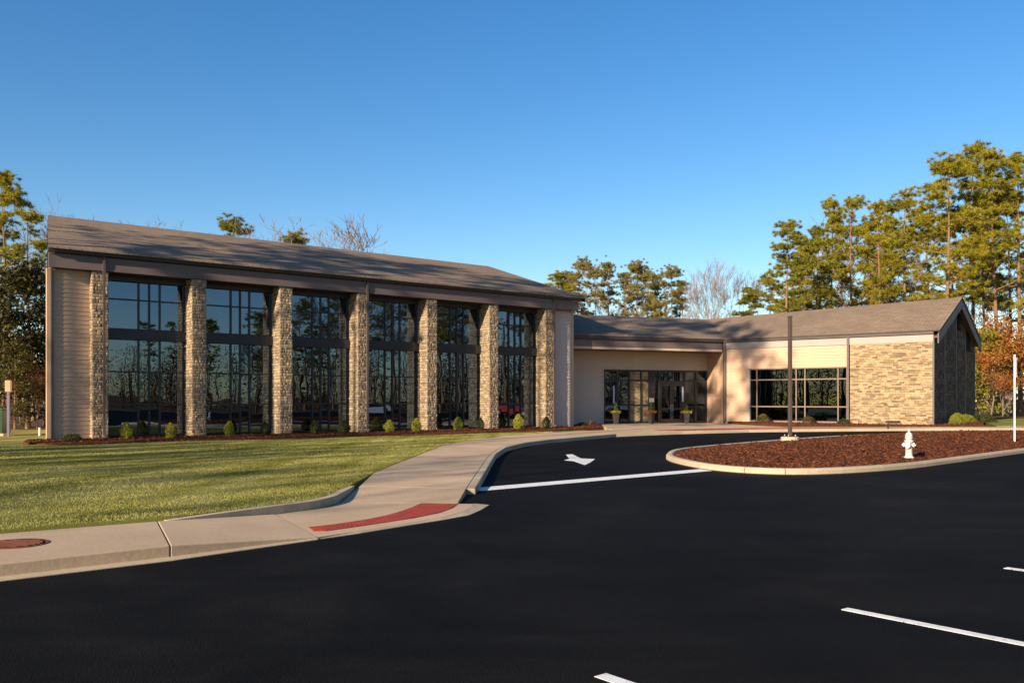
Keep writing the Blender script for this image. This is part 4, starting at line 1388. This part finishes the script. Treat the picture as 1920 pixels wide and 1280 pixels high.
def bushy_meshes(seed, H, rx, mat, n=5000, leaf=.2, low=.05):
    """An evergreen understorey tree: short trunk with limbs, leaves in uneven clumps."""
    r = np.random.default_rng(seed)
    R_ = random.Random(seed)
    tr = MB()
    tr.tube([(0, 0, -.1), (.06 * H * .1, 0, H * .35), (0, .03, H * .8)], [.014 * H, .010 * H, .003 * H], 7)
    nc = 46
    cz = low * H + (1 - low) * H * r.uniform(0, 1, nc) ** .85
    k = cz / H
    rr = rx * np.clip(np.sin(np.pi * np.clip(k * .86 + .13, 0, 1)), .1, 1) * r.uniform(.35, 1.0, nc)
    th = r.uniform(0, 2 * np.pi, nc)
    cc = np.stack([rr * np.cos(th), rr * np.sin(th), cz], 1)
    for c in cc[::2]:
        z0_ = max(.1, c[2] - .35 * math.hypot(c[0], c[1]) - .2)
        tr.tube([(0, 0, z0_), tuple(c)], [.004 * H, .0015 * H], 4, False)
    i = r.integers(0, nc, n)
    p = cc[i] + r.normal(0, 1, (n, 3)) * np.array([.17, .17, .10]) * (rx * 1.15)
    p[:, 2] = np.abs(p[:, 2])
    V = leaf_np(p, leaf, seed, 1.6, .3)
    return [('trunk', tr.mesh('trunk', M['bark'])), ('crown', np_mesh('crown', V, quads(V), M[mat]))]

PINES = [pine_meshes(101, 20, .40, .150, 36, 20), pine_meshes(102, 20, .50, .140, 28, 20), pine_meshes(103, 20, .42, .185, 33, 22, lean=.012),
         pine_meshes(104, 20, .54, .125, 24, 18), pine_meshes(105, 20, .36, .160, 38, 20)]
HIGHP = [pine_meshes(121, 20, .70, .14, 20, 9), pine_meshes(122, 20, .66, .13, 20, 7, dens=36)]
FARP = [pine_meshes(111, 20, .40, .16, 32, 20, 'needle_far', dens=66), pine_meshes(112, 20, .44, .15, 28, 20, 'needle_far', dens=66)]
BARE = [bare_meshes(s, 15, 6) for s in (201, 202, 203)]
ORANGE = [bare_meshes(s, 8, 4, 'bark_grey', 'orange', 4600, .20, .25, .012) for s in (211, 212)]
RUST = [bare_meshes(s, 7, 4, 'bark', 'rustleaf', 2200, .19, .25, .01) for s in (221,)]
HOLLY = [bushy_meshes(s, 8, 1.9, 'holly', 5200, .20) for s in (231, 232)]
YBUSH = [bushy_meshes(s, 5, 1.5, 'yellow_leaf', 2600, .18) for s in (241,)]

def plant_tree(name, meshes, loc, H, H0, rz, label, cat='tree', group=None, wide=1.0):
    s = H / H0
    t = thing(name, label, cat, loc, rz, group, (s * wide, s * wide, s))
    for m_ in meshes:
        nm, me = m_ if isinstance(m_[0], str) else (None, None)
        link(nm, me, t)
    return t
def pine(kind, px, top, Y, rz, label, group, wide=1.0, z0=.1, far=False):
    """A pine whose foot stands on the sight line of column px at distance Y and whose tip reaches row top."""
    src = (FARP if far else PINES)
    tr, cr = src[kind % len(src)]
    H = (HY - top) / FPX * Y + CAMH - z0
    return plant_tree('pine_tree', [('trunk', tr), ('crown', cr)], ((px - CX) / FPX * Y, Y, z0), H, 20.0, rz, label, 'tree', group, wide)
def other(name, src, H0, px, top, Y, rz, label, group, wide=1.0, z0=.1):
    H = (HY - top) / FPX * Y + CAMH - z0
    return plant_tree(name, src, ((px - CX) / FPX * Y, Y, z0), H, H0, rz, label, 'tree', group, wide)

GP = 'pines behind the brick wing'
for a in (
    (2, 1766, 306, 78, .4, 'broad leaning pine above the gable peak with wide left limbs', 1.12),
    (0, 1822, 288, 84, 2.1, 'tallest pine with its tip highest at upper right', .95),
    (4, 1868, 295, 80, 3.3, 'tall pine with a bright straight trunk right of the gable', .95),
    (1, 1912, 300, 82, 5.0, 'tall pine at the right edge of the picture', 1.0),
    (3, 1845, 380, 92, 1.0, 'slim pine with dark trunk between the two brightest trunks', .85),
    (2, 1702, 372, 84, 4.2, 'pine with level yellow-green limbs left of the broad leaning pine', 1.05),
    (1, 1645, 388, 88, .8, 'pine of middle height behind the right half of the wing roof', .95),
    (3, 1600, 378, 92, 2.6, 'thin-crowned pine behind the middle of the wing roof', .95),
    (0, 1562, 388, 94, 5.6, 'pine left of the thin-crowned one, half hidden by others', .85),
    (1, 1535, 432, 84, 3.9, 'short pine just right of the round-topped one', 1.0),
    (4, 1474, 424, 76, 1.7, 'round-topped full pine directly behind the light pole', 1.12),
    (4, 1512, 468, 90, 2.2, 'pine filling the gap between the round-topped one and its right neighbour', 1.1),
    (2, 1628, 420, 96, 5.1, 'pine with broad crown behind the middle of the wing roof', 1.0),
    (1, 1790, 400, 98, 3.5, 'deep pine between the broad leaning one and the tallest', 1.0),
    (0, 1405, 548, 80, .3, 'small pine left of the round-topped one at the roof line', 1.3)):
    pine(a[0], a[1], a[2], a[3], a[4], a[5], GP, a[6], .3)
GM = 'distant pines behind the entrance link'
for a in (
    (0, 1088, 492, 98, .3, 'distant round-topped pine nearest the hall gable', 1.0),
    (1, 1140, 496, 104, 1.3, 'distant slim pine second from the hall gable', .85),
    (0, 1196, 495, 100, 2.3, 'distant brownish pine behind the entrance doors', 1.0),
    (1, 1228, 520, 106, 4.3, 'distant pine tucked behind the brownish one', 1.0),
    (0, 1258, 507, 98, 5.3, 'distant dark-topped pine left of the bare tree', 1.05)):
    pine(a[0], a[1], a[2], a[3], a[4], a[5], GM, a[6], .2, True)
for a in (
    (1, 1066, 515, 108, 4.1, 'distant low pine between the hall gable and the round-topped pine', 1.1),
    (0, 1116, 508, 110, 5.0, 'distant pine filling the gap left of the slim one', 1.0),
    (1, 1172, 515, 110, .9, 'distant pine low between the slim and the brownish one', 1.0),
    (0, 1216, 512, 112, 3.0, 'distant pine right behind the brownish one', 1.0),
    (1, 1278, 530, 108, 1.9, 'distant low pine at the foot of the tall bare tree', 1.0)):
    pine(a[0], a[1], a[2], a[3], a[4], a[5], GM, a[6], .2, True)
for a in (
    (0, 1500, 480, 108, 1.1, 'deep pine showing behind the round-topped one', 1.15),
    (3, 1582, 432, 112, 3.0, 'deep pine between the two thin-crowned ones', 1.2),
    (4, 1672, 425, 110, 4.4, 'deep pine behind the level-limbed one', 1.1),
    (1, 1736, 412, 108, .6, 'deep pine just left of the broad leaning one', 1.1),
    (0, 1888, 372, 106, 2.7, 'deep pine between the bright trunk and the right edge', 1.1),
    (2, 1442, 520, 100, 5.2, 'low pine left of the light pole above the roof line', 1.1)):
    pine(a[0], a[1], a[2], a[3], a[4], a[5], GP, a[6], .3)
pine(1, 1042, 517, 92, 2.0, 'low golden pine just past the hall roof end', None, 1.5, .2)
pine(2, 428, 417, 82, 1.1, 'pine top showing above the hall roof at left of centre', None, 1.2, .1)
pine(0, 552, 442, 86, 2.2, 'small yellowish pine top beside the bare tree above the hall roof', None, 1.0, .1, True)
for k, (px, top, Y, z0) in enumerate(((1985, 320, 80, .3), (2070, 350, 84, .3), (2160, 380, 78, .3), (2010, 400, 96, .3), (2240, 420, 88, .3), (-130, 380, 60, .1), (-210, 420, 66, .1), (-300, 400, 62, .1), (-85, 430, 72, .1))):
    pine(k, px, top, Y, k * 1.7, 'pine of the same wood just outside the picture', 'pines of the wood outside the picture', 1.0, z0)
GL = 'pines at the left edge'
pine(1, 6, 333, 58, .9, 'tall pine at the left edge with bare dark trunk', GL, 1.0, .1)
pine(3, 58, 405, 66, 2.9, 'thinner pine leaning behind the hall corner at left', GL, 1.0, .1)
pine(0, -40, 380, 62, 4.1, 'pine half cut by the left edge of the picture', GL, 1.0, .1)
GB = 'bare winter trees'
for a in (
    (0, 1325, 466, 88, .5, 'tall bare tree standing alone behind the wing end of the link', .72),
    (2, 1372, 488, 100, 1.2, 'faint bare tree right of the tall bare one', .7),
    (1, 600, 384, 80, 3.4, 'bare round-crowned tree above the hall roof ridge', 1.5),
    (2, 566, 408, 96, 5.0, 'bare tree half behind the round-crowned one above the hall roof', 1.0),
    (0, 132, 377, 92, 4.4, 'faint bare treetop above the left end of the hall roof', 1.0),
    (2, 203, 396, 96, .2, 'faint bare treetop right of the leftmost one over the roof', 1.0),
    (1, 312, 418, 104, 1.9, 'small bare treetop barely over the hall roof left of the pine top', .9),
    (0, 1600, 400, 104, 3.1, 'bare tree whose twigs show between the wing pines', 1.1),
    (1, 1690, 420, 106, .9, 'bare tree deep behind the level-limbed pine', 1.0),
    (2, 1890, 470, 96, 2.7, 'bare tree behind the pines at right edge', 1.0),
    (1, 1165, 505, 112, 2.9, 'distant bare tree between the slim and brownish pines', 1.0),
    (2, 70, 440, 74, 3.6, 'bare grey tree between the hall corner and left pines', .9)):
    other('bare_tree', BARE[a[0]], 15.0, a[1], a[2], a[3], a[4], a[5], GB, a[6], .1)
GO = 'orange-leaved young trees right of the gable'
for a in (
    (0, 1890, 585, 74, .5, 'tallest orange-leaved tree at the right edge', 1.1), (1, 1858, 640, 71, 1.9, 'orange-leaved tree just right of the gable', 1.1),
    (0, 1925, 612, 72, 3.1, 'orange-leaved tree cut by the right edge behind the sign post', 1.1), (1, 1838, 700, 78, 4.6, 'low orange tree touching the gable corner', 1.3),
    (0, 1880, 690, 68, 2.5, 'low orange tree behind the sign post', 1.2)):
    other('orange_tree', ORANGE[a[0]], 8.0, a[1], a[2], a[3], a[4], a[5], GO, a[6], .3)
other('evergreen_bush', YBUSH[0], 5.0, 1852, 622, 72, .7, 'bright yellow-green bushy tree between the orange ones and the gable', None, 1.05, .3)
other('russet_tree', RUST[0], 7.0, 1905, 650, 80, 1.7, 'russet-leaved tree deep behind the orange ones', None, 1.2, .3)
GH = 'dark evergreens at left of the hall'
for a in (
    (0, 52, 490, 52, .3, 'tallest dark evergreen beside the left corner of the hall', 1.15), (1, 84, 560, 56, 1.8, 'dark evergreen directly against the hall corner', 1.0),
    (1, 8, 560, 50, 3.7, 'yellowish dark evergreen at the left edge', 1.15), (0, 28, 640, 47, 5.2, 'lowest dark evergreen above the green cabinet', 1.1),
    (0, -30, 520, 54, 4.5, 'dark evergreen mostly outside the left edge', 1.2)):
    other('evergreen_tree', HOLLY[a[0]], 8.0, a[1], a[2], a[3], a[4], a[5], GH, a[6], .1)
for a in ((0, 70, 690, 48, .9, 'small russet tree at the hall corner under the evergreens', 1.1), (0, 38, 665, 58, 2.6, 'russet tree behind the lowest evergreen', 1.2)):
    other('russet_tree', RUST[0], 7.0, a[1], a[2], a[3], a[4], a[5], 'russet trees left of the hall', a[6], .1)

# the far wood that closes the view between and under the trees
r = np.random.default_rng(77)
tr = MB(); cs = []
for i in range(420):
    x = r.uniform(-130, 150); y = r.uniform(112, 150)
    if -45 < x < 52:
        hgt = r.uniform(3.5, 6.5)
    else:
        hgt = r.uniform(6, 13)
    tr.tube([(x, y, 0), (x + r.normal(0, .2), y, hgt * .9)], [.16, .06], 4, False)
    n = 70
    c = np.stack([x + r.normal(0, 1.4, n), y + r.normal(0, 1.2, n), hgt * r.uniform(.05, 1.0, n)], 1)
    cs.append(c)
V = leaf_np(np.concatenate(cs), .75, 78, 1.4)
tag(link('woodland', np_mesh('woodland', V, quads(V), M['rustleaf'])), 'distant mass of low brown woodland behind everything', 'woodland', kind='stuff')
tag(tr.build('woodland_trunks', M['bark']), 'distant trunks of the low woodland behind everything', 'woodland', kind='stuff')

# ------------------------------------------------------------------ trees across the lot: their shadows fall on the building, its glass mirrors them
GR = 'trees beyond the lot, seen in the glass and by their shadows'
def out_pine(k, x, y, H, lab, wide=1.0):
    tr_, cr_ = PINES[k % 5]
    plant_tree('pine_tree', [('trunk', tr_), ('crown', cr_)], (x, y, .05), H, 20.0, (x * 3 + y) % 6.28, lab, 'tree', GR, wide)
def out_bare(k, x, y, H, lab, wide=1.0):
    plant_tree('bare_tree', BARE[k % 3], (x, y, .05), H, 15.0, (x * 2 + y) % 6.28, lab, 'tree', GR, wide)
LS = 'pine on the sunny side of the lot whose shadow reaches the building'
def shade_spot(q, a):
    """Plan position from q, metres across the sun's direction, and a, metres along it."""
    return q * .788 + a * .616, -q * .616 + a * .788
for k, (q, a, H, wd) in enumerate(((-33.2, -1, 21, .9), (-29.4, 2, 26.5, .9), (-26.0, -2, 27, 1.0), (-23.6, 4, 24.5, .95), (-21.8, -3, 25.5, .8), (-27.6, -9, 29.5, .9), (-35.8, 3, 20, .9), (-34.6, -9, 25, .8), (-31.3, -6, 26, .85), (-37.6, -1, 22, .9), (-34.8, -14, 28, .8))):
    x, y = shade_spot(q, a)
    tr_, cr_ = HIGHP[k % 2]
    plant_tree('pine_tree', [('trunk', tr_), ('crown', cr_)], (x, y, .05), H, 20.0, k * 1.3, LS, 'tree', GR, wd)
for k, (q, a, H) in enumerate(((-14.2, -24, 17.5), (-20.5, -13, 15), (-31, -14, 18), (-30.2, -12, 13), (-27.5, -17, 14), (-24.5, -10, 13), (-22.3, -19, 14.5), (-18.3, -14, 13))):
    x, y = shade_spot(q, a)
    out_bare(k, x, y, H, 'bare tree on the sunny side of the lot whose shadow reaches the building', .62)
RS = 'pine beyond the right side of the lot, mirrored in the hall glass'
for k, (x, y, H) in enumerate(((50, 41, 17), (56, 34, 19), (60, 42, 18), (64, 30, 20), (68, 22, 17), (72, 34, 20), (80, 2, 13), (88, -8, 13), (76, 12, 16), (96, -22, 12), (104, -36, 12), (92, 4, 14), (110, -28, 13), (116, -52, 13), (104, -12, 13), (54, 45, 16), (66, 38, 19), (84, 14, 16), (100, -46, 12), (90, -30, 11), (60, 27, 17), (73, 26, 18))):
    out_pine(k, x, y, H * (1.35 if x > 75 else 1.1), RS, 1.2)
for k, (x, y, H) in enumerate(((62, 20, 18), (66, 13, 17), (71, 5, 18), (57, 29, 16), (78, -7, 16))):
    out_bare(k, x, y, H, 'bare tree beyond the right side of the lot, mirrored in the hall glass', 1.1)
cs, tr = [], MB()
for i in range(330):
    x = r.uniform(84, 128); y = r.uniform(-110, 55); hgt = r.uniform(7, 13)
    if i > 240:
        x = r.uniform(-82, -54); y = r.uniform(-60, 40); hgt = r.uniform(6, 13)
    tr.tube([(x, y, 0), (x + r.normal(0, .2), y, hgt * .9)], [.16, .06], 4, False)
    n = 330
    cs.append(np.stack([x + r.normal(0, 1.5, n), y + r.normal(0, 1.5, n), hgt * r.uniform(.03, 1.0, n)], 1))
V = leaf_np(np.concatenate(cs), .34, 79, 1.8)
tag(link('woodland', np_mesh('woodland', V, quads(V), M['rustleaf'])), 'low brown woodland round the lot, mirrored in the dark glass', 'woodland', kind='stuff')
tag(tr.build('woodland_trunks', M['bark']), 'trunks of the low woodland round the lot, mirrored in the glass', 'woodland', kind='stuff')

# ------------------------------------------------------------------ two cars on the lot that the hall glass mirrors
def car(label, loc, rz, paint):
    t = thing('parked_car', label, 'car', loc, rz, 'cars on the lot mirrored in the hall glass')
    low = [(-2.25, .32), (-2.3, .62), (-2.2, .86), (-1.35, .98), (1.05, .98), (2.05, .84), (2.28, .62), (2.25, .30)]
    secs = []
    for y, k in ((-.88, .94), (-.80, 1.0), (0, 1.02), (.80, 1.0), (.88, .94)):
        secs.append([(x * (.97 if abs(y) > .85 else 1), y, .64 + (z - .64) * k) for x, z in low])
    m = MB(); v = [p for q in secs for p in q]; n = len(low); f = []
    for a in range(4):
        for i in range(n):
            f.append((a * n + i, a * n + (i + 1) % n, (a + 1) * n + (i + 1) % n, (a + 1) * n + i))
    f += [tuple(range(n - 1, -1, -1)), tuple(range(4 * n, 5 * n))]
    m.add(v, f); m.build('body', paint, t, bevel=.03)
    cab = [(-1.75, .97), (-1.15, 1.40), (.15, 1.44), (1.05, .97)]
    m = MB(); v = []
    for y0 in (-.78, .78):
        v += [(x, y0 * (1 if z < 1 else .80), z) for x, z in cab]
    m.add(v, [(3, 2, 1, 0), (4, 5, 6, 7), (0, 1, 5, 4), (2, 3, 7, 6), (3, 0, 4, 7)])
    m.build('cabin_glass', M['carglass'], t)
    m = MB(); m.slab([(-1.2, -.65, 1.45), (.2, -.65, 1.47), (.2, .65, 1.47), (-1.2, .65, 1.45)], .05); m.build('roof', paint, t, bevel=.02)
    for x in (-1.38, 1.38):
        for y in (-.80, .80):
            m = MB(); m.tube([(x, y - .11, .33), (x, y + .11, .33)], [.33, .33], 20); w = m.build('wheel', M['tyre'], t)
            m = MB(); s_ = 1 if y > 0 else -1
            m.tube([(x, y + s_ * .10, .33), (x, y + s_ * .125, .33)], [.21, .19], 14); m.build('rim', M['chrome'], w)
    for y in (-.62, .62):
        m = MB(); m.box(2.17, 2.285, y - .16, y + .16, .60, .74); m.build('headlight', M['chrome'], t)
        m = MB(); m.box(-2.30, -2.2, y - .16, y + .16, .66, .80); m.build('tail_light', M['redpaint'], t)
car('red parked car mirrored low in the sixth glass bay', (40.5, 38.7, .07), rad(100), M['redpaint'])
car('white parked car mirrored low in the fourth glass bay', (49, 20, 0), rad(70), M['carwhite'])
